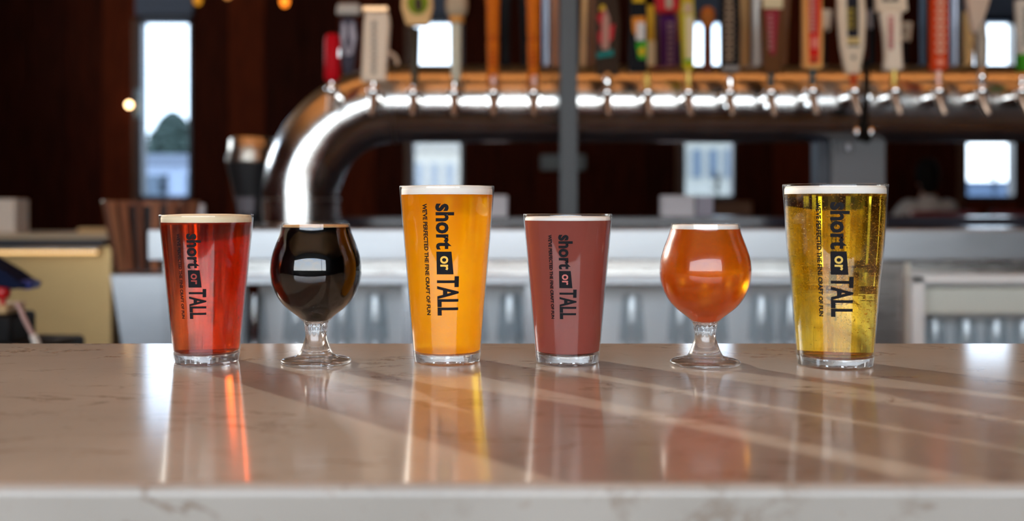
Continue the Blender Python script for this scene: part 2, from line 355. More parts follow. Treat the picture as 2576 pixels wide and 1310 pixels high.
def wrap(bm, prof, th0, z_top, lift=.0003, step=.0012):
    """bend artwork (x runs down the glass, y runs round it to the right) on to the glass wall"""
    ys = [v.co.y for v in bm.verts]; y = min(ys) + step
    while y < max(ys):
        bmesh.ops.bisect_plane(bm, geom=bm.verts[:] + bm.edges[:] + bm.faces[:], plane_co=(0, y, 0), plane_no=(0, 1, 0)); y += step
    bmesh.ops.triangulate(bm, faces=bm.faces[:])
    for v in bm.verts:
        z = z_top - v.co.x; r = interp(prof, z) + lift; th = th0 + v.co.y / interp(prof, z_top - .04)
        v.co = Vector((r * math.sin(th), -r * math.cos(th), z))
    bmesh.ops.recalc_face_normals(bm, faces=bm.faces[:])
    return bm
def bm_obj(bms, name, mtl, parent):
    me = bpy.data.meshes.new(name); b0 = bmesh.new()
    for b in bms:
        m2 = bpy.data.meshes.new('x'); b.to_mesh(m2); b0.from_mesh(m2); b.free(); bpy.data.meshes.remove(m2)
    b0.to_mesh(me); b0.free(); me.materials.append(mtl)
    o = bpy.data.objects.new(name, me); COL.objects.link(o); o.parent = parent; return o
def poly(pts):
    bm = bmesh.new(); bm.faces.new([bm.verts.new((x, y, 0)) for x, y in pts]); return bm
def shift(bm, dx, dy):
    for v in bm.verts: v.co.x += dx; v.co.y += dy
    return bm
def beer_print(parent, prof, th0, z_top, L):
    k = L / .1065; g = []
    g.append(shift(text_tris('short', .0435 * k, .0168 * k, .035), 0, -.0002 * k))
    # the slanted box with its word cut out as lighter lettering
    box = poly([(.0455 * k, 0), (.0672 * k, 0), (.0672 * k, .0168 * k), (.0455 * k, .0145 * k)])
    g.append(box)
    g.append(shift(text_tris('TALL', .0376 * k, .0225 * k, .032), .069 * k, 0))
    o = bm_obj([wrap(b, prof, th0, z_top) for b in g], 'logo_print', INK, parent)
    w_ = wrap(shift(text_tris('or', .0135 * k, .0078 * k, .02), .0497 * k, .0036 * k), prof, th0, z_top, .0006)
    bm_obj([w_], 'logo_word', parent['_or'] if False else OR_MATS[parent.name], parent)
    t = shift(text_tris("WE'VE PERFECTED THE FINE CRAFT OF FUN", .1065 * k, .0047 * k, .042), 0, -.0125 * k)
    bm_obj([wrap(t, prof, th0, z_top)], 'slogan_print', INK, parent)
OR_MATS = {}
def pint(label, x, y, H, rt, rb, lv, ft, beer, foam, orcol, pr=None, rz=0, bulge=0, dome=0.0):
    t = thing('beer_glass', label, 'beer glass', (x, y, ZT), 'beer glasses in a row on the bar top')
    OR_MATS[t.name] = mat('or_word', orcol, .4)
    prof = []
    for i in range(41):
        z = H * i / 40; r = rb + (rt - rb) * (z / H) ** (1.0)
        if bulge: r += bulge * math.exp(-((z - H * .66) / (H * .16)) ** 2) - bulge * .5 * math.exp(-((z - H * .45) / (H * .1)) ** 2)
        prof.append((z, r))
    wt = .0021; bz = .0095; seg = 96
    outer = [(z, r) for z, r in prof if z >= bz - .0001]
    outer = [(bz, interp(prof, bz))] + outer[1:]
    outer[-1] = (H - .0012, outer[-1][1]); outer += [(H - .0003, rt - .0004), (H, rt - .001)]
    inner = [(H - .0003, rt - .0017)] + [(z, r - wt) for z, r in reversed(prof) if bz < z < H - .002] + [(bz, interp(prof, bz) - wt)]
    MB().lathe(outer + inner, seg, closed=True).build('glass_wall', GLASSW, t, True, loc=(0, 0, 0))
    # heavy fluted base
    fl = lambda a, z: 1 + (.0022 * math.cos(16 * a) if .002 < z < .0065 else 0)
    b = [(0.0012, 0), (0.0012, rb * .72), (0, rb * .84), (0, rb * .955), (.0009, rb * .99), (.003, rb), (.006, interp(prof, .006)), (bz, interp(prof, bz) - .0001), (bz + .0012, interp(prof, bz) - wt), (bz, interp(prof, bz) - wt - .002), (bz - .0014, rb * .6), (bz - .0018, 0)]
    MB().lathe(b, seg, flute=fl).build('glass_base', GLASSB, t, True, loc=(0, 0, 0))
    g = .00015
    liq = [(bz - .0012, 0), (bz - .0008, rb * .6), (bz + .0006, interp(prof, bz) - wt - .002), (bz + .0022, interp(prof, bz + .002) - wt + .0012)]
    z = bz + .006
    while z < lv - .003: liq.append((z, interp(prof, z) - .0009)); z += .005
    liq += [(lv, interp(prof, lv) - .0009), (lv + .0001, 0)]
    lo = MB().lathe(liq, seg).build('beer', beer, t, True, loc=(0, 0, 0))
    ri = lambda q: interp(prof, min(q, H)) - wt - g
    fo = [(lv + .0002, 0), (lv + .0002, ri(lv) + .0009), (lv + ft * .5, ri(lv + ft * .5) + .0006), (lv + ft * .85, ri(lv + ft) - .0001), (lv + ft, ri(lv + ft) - .001), (lv + ft + dome * .5, rt * .8), (lv + ft + dome, rt * .5), (lv + ft + dome, 0)]
    MB().lathe(fo, seg, flute=lambda a, z: 1 + (.004 * math.sin(5 * a + 1) if z > lv + ft * .9 else 0)).build('foam', foam, t, True, loc=(0, 0, 0))
    if pr: beer_print(t, prof, *pr)
    return t, lo, prof
RED = liquid('red_ale', (.80, .035, .001), .085, .035, (.6, .015, .001), .12, .15)
STOUT = liquid('stout', (.05, .006, .002), .03, .0, (.02, .005, .002), .0, .02)
HAZY = liquid('hazy_golden', (1.0, .66, .003), .085, .45, (1.0, .48, .0), .22, .42, .82)
ROSE = liquid('hazy_rose', (.6, .2, .12), .03, .82, (.48, .125, .095), .2, .1, .45)
AMBER = liquid('amber', (.92, .30, .004), .08, .32, (.74, .145, .001), .24, .2)
GOLD = liquid('clear_gold', (.97, .56, .02), .09, .0, (.8, .5, .05), .0, .2)
F_TAN = foam_mat('tan_foam', (.86, .72, .48)); F_BRN = foam_mat('brown_foam', (.55, .30, .12)); F_WHT = foam_mat('white_foam', (.92, .88, .80))
pint('pint glass of clear red ale with tan foam, leftmost of the row', -.2961, 1.041, .1427, .0446, .0305, .1349, .0070, RED, F_TAN, (.3, .02, .01), (math.radians(-9.5), .1250, .0800), dome=.0012)
pint('tall glass of hazy golden orange beer with white foam and bold dark lettering', -.0632, 1.044, .1705, .0462, .0321, .1615, .0084, HAZY, F_WHT, (.95, .5, .05), (math.radians(-10.5), .1530, .1050), dome=.0008)
pint('pint glass of cloudy rose purple beer beside the round amber goblet', .0538, 1.038, .1434, .0431, .0302, .1367, .0040, ROSE, F_WHT, (.5, .12, .1), (math.radians(-15), .1240, .0790))
g6, liq6, prof6 = pint('tall glass of clear sparkling golden beer, rightmost of the row', .3068, 1.020, .1715, .0487, .0349, .1619, .0075, GOLD, F_WHT, (.7, .45, .08), (math.radians(-21.7), .1543, .1050), bulge=.0007)
# back-side artwork of the clear glass, seen through the beer
def back_print():
    g = [poly([(.075, -.034), (.082, -.034), (.090, .036), (.083, .036)]), poly([(.088, -.030), (.098, -.030), (.098, -.020), (.088, -.020)]),
         poly([(.084, -.012), (.108, -.012), (.108, -.004), (.084, -.004)]), poly([(.098, -.034), (.106, -.034), (.106, .034), (.098, .034)])]
    bm_obj([wrap(b, prof6, PI - .29, .1717 + .002) for b in g], 'rear_emblem', INK, g6)
    t1 = text_tris('TALL', .026, .005, .012); t2 = text_tris('or', .008, .004, .01)
    for b, dx in ((t1, .117), (t2, .111)):
        for v in b.verts: v.co = Vector((dx - v.co.y, v.co.x - .02, 0))
    bm_obj([wrap(b, prof6, PI - .29, .1717 + .002) for b in (t1, t2)], 'rear_lettering', INK, g6)
back_print()
# bubbles in the clear beer
bub = MB()
for i in range(1700):
    z = .014 + (.148) * random.random() ** .8
    r = (interp(prof6, z) - .0025); a = random.uniform(0, 2 * PI)
    q = r * math.sqrt(random.random()) if random.random() < .6 else r * random.uniform(.9, .985)
    a = a if random.random() < .5 else random.gauss(.9, .5)
    s_ = random.choice((.0003, .0004, .0005, .0006))
    c = Vector((q * math.sin(a), -q * math.cos(a), z))
    X_, Y_, Z_ = Vector((s_, 0, 0)), Vector((0, s_, 0)), Vector((0, 0, s_))
    bub.add([c + X_, c - X_, c + Y_, c - Y_, c + Z_, c - Z_], [(0, 2, 4), (2, 1, 4), (1, 3, 4), (3, 0, 4), (2, 0, 5), (1, 2, 5), (3, 1, 5), (0, 3, 5)])
bo = bub.build('bubbles', mat('bubble_shine', (1, .92, .62), .3, 1), liq6, loc=(0, 0, 0)); bo['kind'] = 'stuff'
def goblet(label, x, y, lv, ft, beer, foam):
    t = thing('beer_goblet', label, 'beer glass', (x, y, ZT), 'beer glasses in a row on the bar top')
    H = .134; seg = 96
    foot = [(0.0016, 0), (.0014, .014), (.0004, .026), (0, .0315), (.0006, .0331), (.0018, .0335), (.0032, .0330), (.0044, .0310), (.0052, .0275), (.0060, .0225), (.0074, .0180), (.010, .0156), (.014, .0138), (.018, .0124), (.0215, .0111), (.025, .0103), (.0285, .0100), (.0325, .0102), (.0345, .0108), (.0365, .0108)]
    bowl = [(.0365, .0108), (.040, .0126), (.044, .0160), (.048, .0213), (.0524, .0272), (.058, .0327), (.066, .0379), (.076, .0418), (.084, .0432), (.090, .0434), (.098, .0428), (.106, .0410), (.114, .0382), (.121, .0354), (.127, .0334), (.1315, .0327), (H, .0326)]
    def smooth(p, n):
        P = p
        for _ in range(n):
            Q = [P[0]]
            for a, b in zip(P, P[1:]):
                Q += [(a[0] * .75 + b[0] * .25, a[1] * .75 + b[1] * .25), (a[0] * .25 + b[0] * .75, a[1] * .25 + b[1] * .75)]
            P = Q + [P[-1]]
        return P
    bowl_s = smooth(bowl, 2)
    # stem and foot in solid glass, with the dimple under the bowl and twelve faint flutes at the neck
    fl = lambda a, z: 1 + (.03 * math.cos(14 * a) if .029 < z < .0362 else 0)
    MB().lathe(smooth(foot, 1) + [(.0395, .0121), (.0405, .0105), (.0392, .006), (.0388, 0)], seg, flute=fl).build('stem_and_foot', GLASSB, t, True, loc=(0, 0, 0), angle=60)
    wt = .0014
    inner = [(z, r - wt) for z, r in reversed(bowl_s) if z > .0400]
    outer = [(z, r) for z, r in bowl_s if z > .0396]
    MB().lathe(outer[:-1] + [(H - .0003, outer[-1][1]), (H, .0321)] + inner[1:] + [(.0400, .0108)], seg, closed=True).build('bowl', GLASSW, t, True, loc=(0, 0, 0), angle=60)
    liq = [(.0396, 0), (.0402, .006), (.0410, .0116)] + [(z, r - .0006) for z, r in bowl_s if .0425 < z < lv - .001] + [(lv, interp(bowl_s, lv) - .0006), (lv + .0001, 0)]
    MB().lathe(liq, seg).build('beer', beer, t, True, loc=(0, 0, 0), angle=60)
    ri = lambda q: interp(bowl_s, q) - wt - .0001
    fo = [(lv + .0002, 0), (lv + .0002, ri(lv)), (lv + ft * .8, ri(lv + ft * .8)), (lv + ft, ri(lv + ft) - .0008), (lv + ft + .0001, 0)]
    MB().lathe(fo, seg).build('foam', foam, t, True, loc=(0, 0, 0))
    return t
goblet('round stemmed goblet of black stout beside the red ale', -.1886, 1.033, .1304, .0022, STOUT, F_BRN)
goblet('round stemmed goblet of cloudy orange amber beer with white foam', .1845, 1.025, .1287, .0042, AMBER, F_WHT)
# ------------------------------------------------------------------ far bar counter
CY0, CY1 = 3.30, 4.50
xe = at(370, 0, CY0).x
fb = thing('bar_counter', 'long stainless steel bar counter below the tap tube', 'counter', (1.2, 3.7, 0))
def fpart(name, mb, m, **kw): return local(mb, fb).build(name, m, fb, loc=(0, 0, 0), **kw)
STOP = mat('dark_stone_top', (.035, .032, .042), .16)
def zz(py, Y): return at(0, py, Y).z
XB = -1.035        # behind the front wing the counter body starts here
fpart('counter_top', MB().bb(xe + .03, XB, CY0 + .01, CY0 + .12, ZF - .03, ZF).bb(XB, 4.4, CY0 + .01, CY1, ZF - .03, ZF).bb(-1.32, XB, 3.8, CY1, ZF - .03, ZF), STOP)
fpart('raised_ledge', MB().bb(-1.30, 4.4, 4.0, CY1, ZF + .0005, zz(546, 4.0)), STOP, bevel=.003)
fpart('fascia', MB().bb(xe, 4.4, CY0, CY0 + .03, zz(655, CY0), ZF - .002), STEEL_S, bevel=.004)
fpart('lower_rail', MB().bb(xe + .04, at(2188, 0, CY0).x, CY0 + .04, CY0 + .06, zz(692, CY0), zz(655, CY0)), STEEL)
fpart('shelf_lip', MB().bb(at(600, 0, CY0).x, at(2188, 0, CY0).x, CY0 - .02, CY0 + .05, zz(716, CY0), zz(690, CY0)), STEEL_S, bevel=.004)
fpart('end_panel', MB().bb(xe + .045, at(602, 0, CY0).x, CY0 + .03, CY0 + .10, .08, zz(692, CY0)), STEEL_S, bevel=.003)
fpart('back_panel', MB().bb(at(602, 0, CY0).x, 4.3, CY0 + .26, CY0 + .29, .08, ZF - .04), mat('blue_white_panel', (.9, .92, .93), .4))
fpart('glass_shelf', MB().bb(at(602, 0, CY0).x, at(2188, 0, CY0).x, CY0, CY0 + .25, .63, .64), STEEL)
fpart('upright', MB().bb(at(1320, 0, CY0).x, at(1345, 0, CY0).x, CY0 + .0, CY0 + .3, .08, zz(716, CY0)), STEEL_S)
fpart('upright', MB().bb(at(1015, 0, CY0).x, at(1040, 0, CY0).x, CY0 + .0, CY0 + .3, .08, zz(716, CY0)), STEEL_S)
fpart('dark_panel', MB().bb(at(2188, 0, CY0).x, at(2288, 0, CY0).x, CY0 + .03, CY0 + .3, .08, zz(655, CY0)), steel('grey_steel', (.30, .27, .25), .3))
fpart('corner_strip', MB().bb(at(2284, 0, CY0).x, at(2292, 0, CY0).x, CY0 + .01, CY0 + .04, .08, zz(662, CY0)), CREAM)
fpart('inner_rail', MB().bb(at(2292, 0, CY0).x, 4.3, CY0 + .04, CY0 + .06, zz(692, CY0), zz(655, CY0)), STEEL)
# white cooler built in at the right
co = thing('glass_cooler', 'white framed undercounter cooler with rows of glassware at right', 'cooler', (1.6, 3.27, 0))
def cpart(name, mb, m, **kw): return local(mb, co).build(name, m, co, loc=(0, 0, 0), **kw)
cx0 = at(2294, 0, 3.27).x; cx1 = cx0 + .62
cpart('door_frame', MB().bb(cx0, cx0 + .04, 3.27, 3.33, .1, zz(693, 3.27)).bb(cx0, cx1, 3.27, 3.33, zz(714, 3.27), zz(693, 3.27)).bb(cx1 - .04, cx1, 3.27, 3.33, .1, zz(714, 3.27)), WHITE, bevel=.004)
cpart('liner', MB().bb(cx0 + .035, cx1, 3.62, 3.64, .1, .95).bb(cx0 + .03, cx0 + .035, 3.33, 3.64, .1, .95), WHITE)
cpart('header', MB().bb(cx0 + .04, cx1, 3.35, 3.38, zz(790, 3.35), zz(722, 3.35)), CREAM, bevel=.004)
cpart('shelf', MB().bb(cx0 + .04, cx1, 3.34, 3.61, .70, .71), STEEL)
# glassware
GRACK = thin_glass('rack_glass', (.93, .95, .96), .05, .08)
gp = None
ORD = ('first', 'second', 'third', 'fourth', 'fifth', 'sixth', 'seventh', 'eighth', 'ninth', 'tenth', 'eleventh', 'twelfth')
def shelf_glass(x, y, z, i, flip=True):
    global gp
    prof = [(0, .044), (.15, .031)] if flip else [(0, .031), (.15, .044)]
    if gp is None:
        gp = MB().lathe([(0, .044), (.05, .0397), (.1, .0353), (.142, .0316), (.15, .030), (.15, .02), (.14, .02), (.138, .027), (.1, .0325), (.05, .0372), (0, .0415)], 20, closed=True).build('pint_glass', GRACK, None, True)
        o = gp
    else:
        o = gp.copy(); COL.objects.link(o)
    o.location = (x, y, z); return o
for i, px in enumerate([640, 745, 862, 945, 1195, 1283, 1590, 1712, 1800, 1915, 1990, 2110]):
    Y = CY0 + .14 + random.uniform(-.03, .04); n = 2
    for k in range(n):
        o = shelf_glass(at(px, 0, Y).x, Y, .6405 + k * .1505, i)
        tag(o, '%s upside down pint glass in the %s stack from the left under the steel counter' % (('lower', 'upper')[k], ORD[i]), 'glass', 'upside down pint glasses under the counter')
for i, px in enumerate([2350, 2430, 2505, 2575]):
    o = shelf_glass(at(px, 0, 3.46).x, 3.46, .7105, i)
    tag(o, '%s upside down glass from the left on the shelf of the white cooler' % ORD[i], 'glass', 'glasses in the white cooler')
# ------------------------------------------------------------------ left of the far bar
# slatted wooden panel and steel stand
sl = thing('slatted_bin', 'tapered reddish brown bin of upright wooden slats left of the counter end', 'bin', (-1.21, 3.60, 1.008))
SLW = [wood('slat_%d' % i, c, tuple(a * 1.5 for a in c), .4) for i, c in enumerate([(.16, .06, .03), (.09, .035, .02), (.22, .09, .045)])]
for k in range(18):
    a = 2 * PI * k / 18 + .1
    r1, r0, h = .157, .115, .232
    p0 = Vector((r0 * math.cos(a), r0 * math.sin(a) * .55, 0)); p1 = Vector((r1 * math.cos(a), r1 * math.sin(a) * .55, h))
    tn = Vector((-math.sin(a), math.cos(a) * .55, 0)).normalized() * .012; nr = Vector((math.cos(a), math.sin(a), 0)) * .005
    m = MB().add([p0 - tn - nr, p0 + tn - nr, p0 + tn + nr, p0 - tn + nr, p1 - tn * 1.2 - nr, p1 + tn * 1.2 - nr, p1 + tn * 1.2 + nr, p1 - tn * 1.2 + nr],
                 [(0, 3, 2, 1), (4, 5, 6, 7), (0, 1, 5, 4), (1, 2, 6, 5), (2, 3, 7, 6), (3, 0, 4, 7)])
    m.build('slat', SLW[k % 3], sl, loc=(0, 0, 0), bevel=.001)
MB().lathe([(.001, .105), (.215, .138)], 22).build('liner', BLACKM, sl, loc=(0, 0, 0)).scale = (1, .5, 1)
st = thing('steel_stand', 'small stainless stand with sloping side under the slatted bin', 'stand', (-1.2, 3.55, 0))
a0, a1, a2 = at(290, 0, 3.5).x - st.location.x, .13, at(318, 0, 3.5).x - st.location.x
m = MB().prism([(a2 + .06, 0), (a1, 0), (a1, 1.003), (a0, 1.003), (a2, .78)], -.1, .14); m.build('side_panel', STEEL_S, st, loc=(0, 0, 0), bevel=.003)
# back cabinet with the light strip
bs = thing('back_shelf', 'beige steel back counter under the glowing light strip at left', 'counter', (-2.6, 5.3, 0))
def spart(name, mb, m, **kw): return local(mb, bs).build(name, m, bs, loc=(0, 0, 0), **kw)
BEIGE = steel('warm_reflect_steel', (.62, .42, .19), .38)  # stainless sheet with its warm reflection put into the colour
spart('back_plate', MB().bb(-4.4, at(300, 0, 5.3).x, 5.28, 5.30, .05, zz(622, 5.28)), BEIGE)
spart('shelf_top', MB().bb(-4.4, at(275, 0, 5.0).x, 5.0, 5.5, zz(602, 5.0), zz(598, 5.0) + .02), mat('tan_top', (.42, .34, .22), .4), bevel=.004)
spart('dark_edge', MB().bb(-4.4, at(275, 0, 5.0).x, 5.02, 5.06, zz(621, 5.0), zz(603, 5.0)), NAVY)
spart('side_leg', MB().bb(at(275, 0, 5.0).x - .03, at(275, 0, 5.0).x, 5.02, 5.28, 0, zz(603, 5.0)), BEIGE)
ls = thing('light_strip', 'warm glowing strip of small lamps under the beige back shelf', 'light', (-1.6, 5.04, zz(633, 5.0)))
MB().bb(-1.2, at(245, 0, 5.04).x + 1.6, -.012, .006, .0015, .012).build('channel', STEEL, ls, loc=(0, 0, 0))
LED = emis('warm_lamp', (1, .60, .24), 2.6)
k = 0; px = 242
while px > -60:
    MB().sphere((at(px, 0, 5.04).x + 1.6, -.004, -.004), .0072, 8, 6, (.85, 1, 1.1)).build('lamp', LED, ls, loc=(0, 0, 0)); px -= 8.7
# boxes on that shelf
tag(MB().bb(at(-60, 0, 5.1).x, at(38, 0, 5.1).x, 5.1, 5.25, zz(598, 5.0) + .02, at(0, 500, 5.1).z).build('white_box', mat('off_white', (.62, .56, .47), .5), bevel=.006), 'off-white box standing at the left end of the beige shelf', 'box')
tag(MB().bb(at(203, 0, 5.1).x, at(275, 0, 5.1).x, 5.06, 5.15, zz(598, 5.0) + .0205, at(0, 573, 5.1).z).build('wooden_box', wood('light_oak', (.45, .3, .14), (.6, .42, .2), along='x'), bevel=.004), 'low tan wooden box at the right end of the beige shelf', 'box')
# things at the far left below the strip
nb = thing('folded_cap', 'dark navy peaked cap with a blue tip at the left edge', 'cap', at(20, 715, 2.4))
pts = [(-.09, .0), (-.09, .075), (-.05, .066), (-.02, .05), (.015, .03), (.042, .01), (.058, .004), (.056, -.006), (.03, -.008), (0, -.002)]
MB().prism(pts, -.045, .045).build('crown', mat('navy_cloth', (.005, .009, .03), .8, Specular_IOR_Level=.1), nb, loc=(0, 0, 0), bevel=.008, seg=3)
MB().prism([(.04, .012), (.062, .006), (.06, -.010), (.036, -.009)], -.03, .03).build('peak_tip', mat('blue_trim', (.02, .04, .25), .4), nb, loc=(0, 0, 0), bevel=.004)
mb_ = thing('drink_machine', 'low black machine with a red knob at the left edge', 'machine', at(20, 860, 2.4) + Vector((0, 0, -.3)))
MB().bb(-.12, .135, -.06, .1, 0, .306).bb(-.12, .03, -.05, .08, .30, .365).build('housing', mat('black_plastic', (.010, .010, .010), .6, Specular_IOR_Level=.15), mb_, loc=(0, 0, 0), bevel=.01)
MB().bb(-.10, .015, -.04, .06, .365, .386).build('tan_lid', mat('tan_plastic', (.5, .33, .15), .5), mb_, loc=(0, 0, 0), bevel=.006)
MB().lathe([(0, .006), (.012, .006), (.014, .012), (.022, .0165), (.034, .0165), (.042, .010), (.044, 0)], 20, (-.002, -.02, .386)).build('red_knob', mat('red_plastic', (.5, .01, .01), .3), mb_, True, loc=(0, 0, 0))
hs = thing('drain_hose', 'pinkish hose with white nozzle curving beside the black machine', 'hose', at(95, 870, 2.33))
pp = [at(a, b, 2.33) - hs.location for a, b in [(42, 762), (50, 775), (58, 795), (68, 815), (80, 838), (86, 850)]]
MB().tube(pp, .0055, 10).build('tube', mat('pink_hose', (.45, .28, .24), .5), hs, True, loc=(0, 0, 0))
pp = [at(a, b, 2.33) - hs.location for a, b in [(83, 842), (90, 858), (96, 885)]]
MB().tube(pp, [.0075, .009, .009], 12).build('nozzle', mat('ivory', (.7, .66, .58), .4), hs, True, loc=(0, 0, 0))
# ------------------------------------------------------------------ steel tube tower
TY = 3.60; TR = .130
tz = at(0, 262, TY).z; vx = at(757, 0, TY).x; br = .320
tt = thing('tap_tower', 'large stainless steel elbow tube carrying the beer taps', 'tap tower', (vx, TY, ZF + .0005))
path = [Vector((0, 0, 0)), Vector((0, 0, .02))]
zb = tz - ZF - br
for i in range(41):
    a = PI / 2 * i / 40; path.append(Vector((br - br * math.cos(a), 0, zb + br * math.sin(a))))
xr = 2.9
for i in range(1, 9): path.append(Vector((br + (xr - br) * i / 8, 0, tz - ZF)))
MB().tube(path, TR, 64).build('tube', STEEL_P, tt, True, loc=(0, 0, 0))
MB().lathe([(0, TR + .022), (.008, TR + .022), (.012, TR + .016), (.012, TR + .002)], 48).build('floor_flange', STEEL, tt, True, loc=(0, 0, 0))
# seam rings where the bend is welded on
for p_, ax in ((Vector((0, 0, zb)), 'z'), (Vector((br, 0, tz - ZF)), 'x')):
    o = MB().lathe([(-.002, TR), (-.001, TR + .0012), (.001, TR + .0012), (.002, TR)], 48, closed=True).build('weld_ring', STEEL, tt, True, loc=p_)
    if ax == 'x': o.rotation_euler = (0, PI / 2, 0)
# support box under the tube at right
sb = thing('tower_pedestal', 'grey steel box pedestal holding up the tap tube at right', 'pedestal', (at(2148, 0, 3.62).x, 3.62, ZF))
MB().bb(-.09, .09, -.05, .05, .001, tz - ZF - TR + .016).build('box', mat('grey_paint', (.11, .11, .115), .45), sb, loc=(0, 0, 0), bevel=.004)
MB().bb(-.13, -.091, -.03, .05, .001, tz - ZF - TR + .016).build('dark_side', NAVY, sb, loc=(0, 0, 0))
# ceiling post in front
po = thing('steel_post', 'dark charcoal square steel post in front of the tap tube', 'post', (at(1430, 0, 3.335).x, 3.335, ZF))
MB().bb(-.0275, .0275, -.022, .022, .001, ZC - ZF - .023).build('shaft', DARKPOST, po, loc=(0, 0, 0), bevel=.002)
MB().bb(-.045, .045, -.022, .035, .001, .009).build('foot_plate', DARKPOST, po, loc=(0, 0, 0), bevel=.002)
# ------------------------------------------------------------------ taps
HY = 3.385
def pts_loc(o, pts, Y):
    return [((px - 1288) / F * Y - o.location.x, CAMZ - (py - HOR) / F * Y - o.location.z) for px, py in pts]
def pxprism(o, name, pts, m, t=.02, Y=HY, bevel=.003, off=0, parent=None):
    q = MB().prism(pts_loc(o, pts, Y), -t / 2 + off + Y - o.location.y, t / 2 + off + Y - o.location.y)
    r = q.build(name, m, parent or o, loc=(0, 0, 0), bevel=bevel); return r
def pxlathe(o, name, cx, rows, m, Y=HY, seg=20, flute=None, parent=None):
    s = Y / F; rows = sorted(rows, key=lambda r: -r[0])
    prof = [(CAMZ - (py - HOR) * s - o.location.z, w_ * s) for py, w_ in rows]
    return MB().lathe(prof, seg, ((cx - 1288) * s - o.location.x, Y - o.location.y, 0), flute=flute).build(name, m, parent or o, True, loc=(0, 0, 0))
def marks(o, cx, y0, y1, w_, m, n, Y, name='lettering', seed=1, gap=.35):
    r = random.Random(seed); q = MB(); h = (y1 - y0) / n
    for i in range(n):
        a = y0 + i * h; hh = h * (1 - gap)
        for (xa, xb, ya, yb) in ((-1, 1, 0, .3), (-1, -.4, 0, 1), (.4, 1, r.choice((0, .4)), 1), (-1, 1, .7, 1)) if r.random() < .6 else ((-1, -.3, 0, 1), (-1, 1, .35, .65), (.4, 1, 0, 1)):
            p0 = ((cx + xa * w_ / 2 - 1288) / F * Y - o.location.x, CAMZ - (a + ya * hh - HOR) / F * Y - o.location.z)
            p1 = ((cx + xb * w_ / 2 - 1288) / F * Y - o.location.x, CAMZ - (a + yb * hh - HOR) / F * Y - o.location.z)
            q.bb(p0[0], p1[0], Y - o.location.y - .0012, Y - o.location.y + .0005, p1[1], p0[1])
    return q.build(name, m, o, loc=(0, 0, 0))
COLS = {}
def C(name, c, r=.4, metal=0.):
    if name not in COLS: COLS[name] = mat(name, tuple(q ** 1.12 * .92 for q in c), r + .08, metal, Specular_IOR_Level=.04)
    return COLS[name]
fa = None
def faucet(px, label, dy=0, Y=HY, group='beer taps on the front of the steel tube', tilt=0):
    """chrome faucet: shank into the tube, collar, body, spout"""
    z0 = at(px, 232 + dy, Y).z; x = at(px, 0, Y).x
    t = thing('beer_tap', label, 'beer tap', (x, Y, z0), group)
    parts = []
    K = 1.2; zt_ = -.0144
    yl = TY - math.sqrt(max(0, TR ** 2 - (z0 + zt_ - tz) ** 2)) - Y + .006
    sc_ = lambda P: [tuple(q * K for q in p) for p in P]
    MB().tube([(0, 0, zt_), (0, yl, zt_)], .014, 16).build('shank', CHROME, t, True, loc=(0, 0, 0))
    MB().tube([(0, yl - .022, zt_), (0, yl - .016, zt_)], .026, 20).build('shank_flange', CHROME, t, True, loc=(0, 0, 0))
    MB().lathe(sc_([(-.014, .010), (-.012, .0155), (-.004, .0185), (.004, .0185), (.011, .0155), (.013, .009)]), 20).build('collar', CHROME, t, True, loc=(0, 0, 0))
    MB().tube(sc_([(0, 0, -.012), (0, -.004, -.028), (tilt * .4, -.009, -.042), (tilt, -.014, -.062)]), [.015, .0135, .0115, .0095], 16).build('spout', C('brown_reflect_steel', (.62, .45, .34), .2, 1), t, True, loc=(0, 0, 0))  # brownish reflection is put into the metal colour of the spout
    MB().lathe(sc_([(.012, .0065), (.022, .0055), (.030, .0075), (.034, .0075)]), 14).build('lever', CHROME, t, True, loc=(0, 0, 0))
    return t
TAPS = [835, 940, 1040, 1143, 1242, 1343, 1528, 1630, 1732, 1836, 1940, 2045, 2150, 2252, 2362, 2470, 2570]
LBL = {835: 'beer tap with short rounded bright red handle above the tube bend', 940: 'beer tap with thick cream handle and faded upright letters',
 1040: 'beer tap with round green and tan badge on a knurled stem', 1143: 'beer tap with carved beige knob over a pale stem', 1242: 'beer tap with orange rust handle left of its twin beside the window gap',
 1343: 'beer tap with orange rust handle nearest to the charcoal post', 1528: 'beer tap with wide brown handle painted with red and teal figure', 1630: 'beer tap with black handle painted orange, blue and green',
 1732: 'beer tap with slim yellow and cream handle', 1836: 'beer tap with black chalkboard handle and tan script', 1940: 'beer tap with brown handle and burgundy label',
 2045: 'beer tap with orange wooden handle and red label', 2150: 'beer tap with cream paddle handle and black and yellow label', 2252: 'beer tap with white flared handle and red script',
 2362: 'beer tap with orange red handle and column of pale round letters', 2470: 'beer tap with twisted grey stem and beige cone top', 2570: 'beer tap with white and green handle at the right edge'}
T = {}
for px in TAPS:
    T[px] = faucet(px, LBL[px], dy={835: -6, 940: -2}.get(px, 0) - (4 if px > 2000 else 0), tilt=(px - 1288) / 1288 * .012)
CR = C('cream_handle', (.78, .66, .52)); DK = C('black_handle', (.012, .012, .014)); OW = wood('orange_wood', (.55, .24, .06), (.7, .34, .09))
BW = wood('brown_handle_wood', (.10, .045, .018), (.16, .075, .03)); TW = wood('tan_wood', (.52, .33, .14), (.62, .42, .2))
t = T[835]; pxlathe(t, 'handle', 836, [(206, 12), (203, 18), (196, 21), (150, 20.5), (100, 20), (90, 18), (85, 10)], C('bright_red', (.52, .01, .02), .25))
pxprism(t, 'silver_patch', [(852, 120), (858, 124), (858, 150), (852, 146)], CHROME, .012, off=-.008)
t = T[940]; pxprism(t, 'handle', [(908, 206), (976, 206), (972, 195), (982, 60), (978, 34), (920, 34), (917, 60), (911, 195)], CR, .045, bevel=.006)
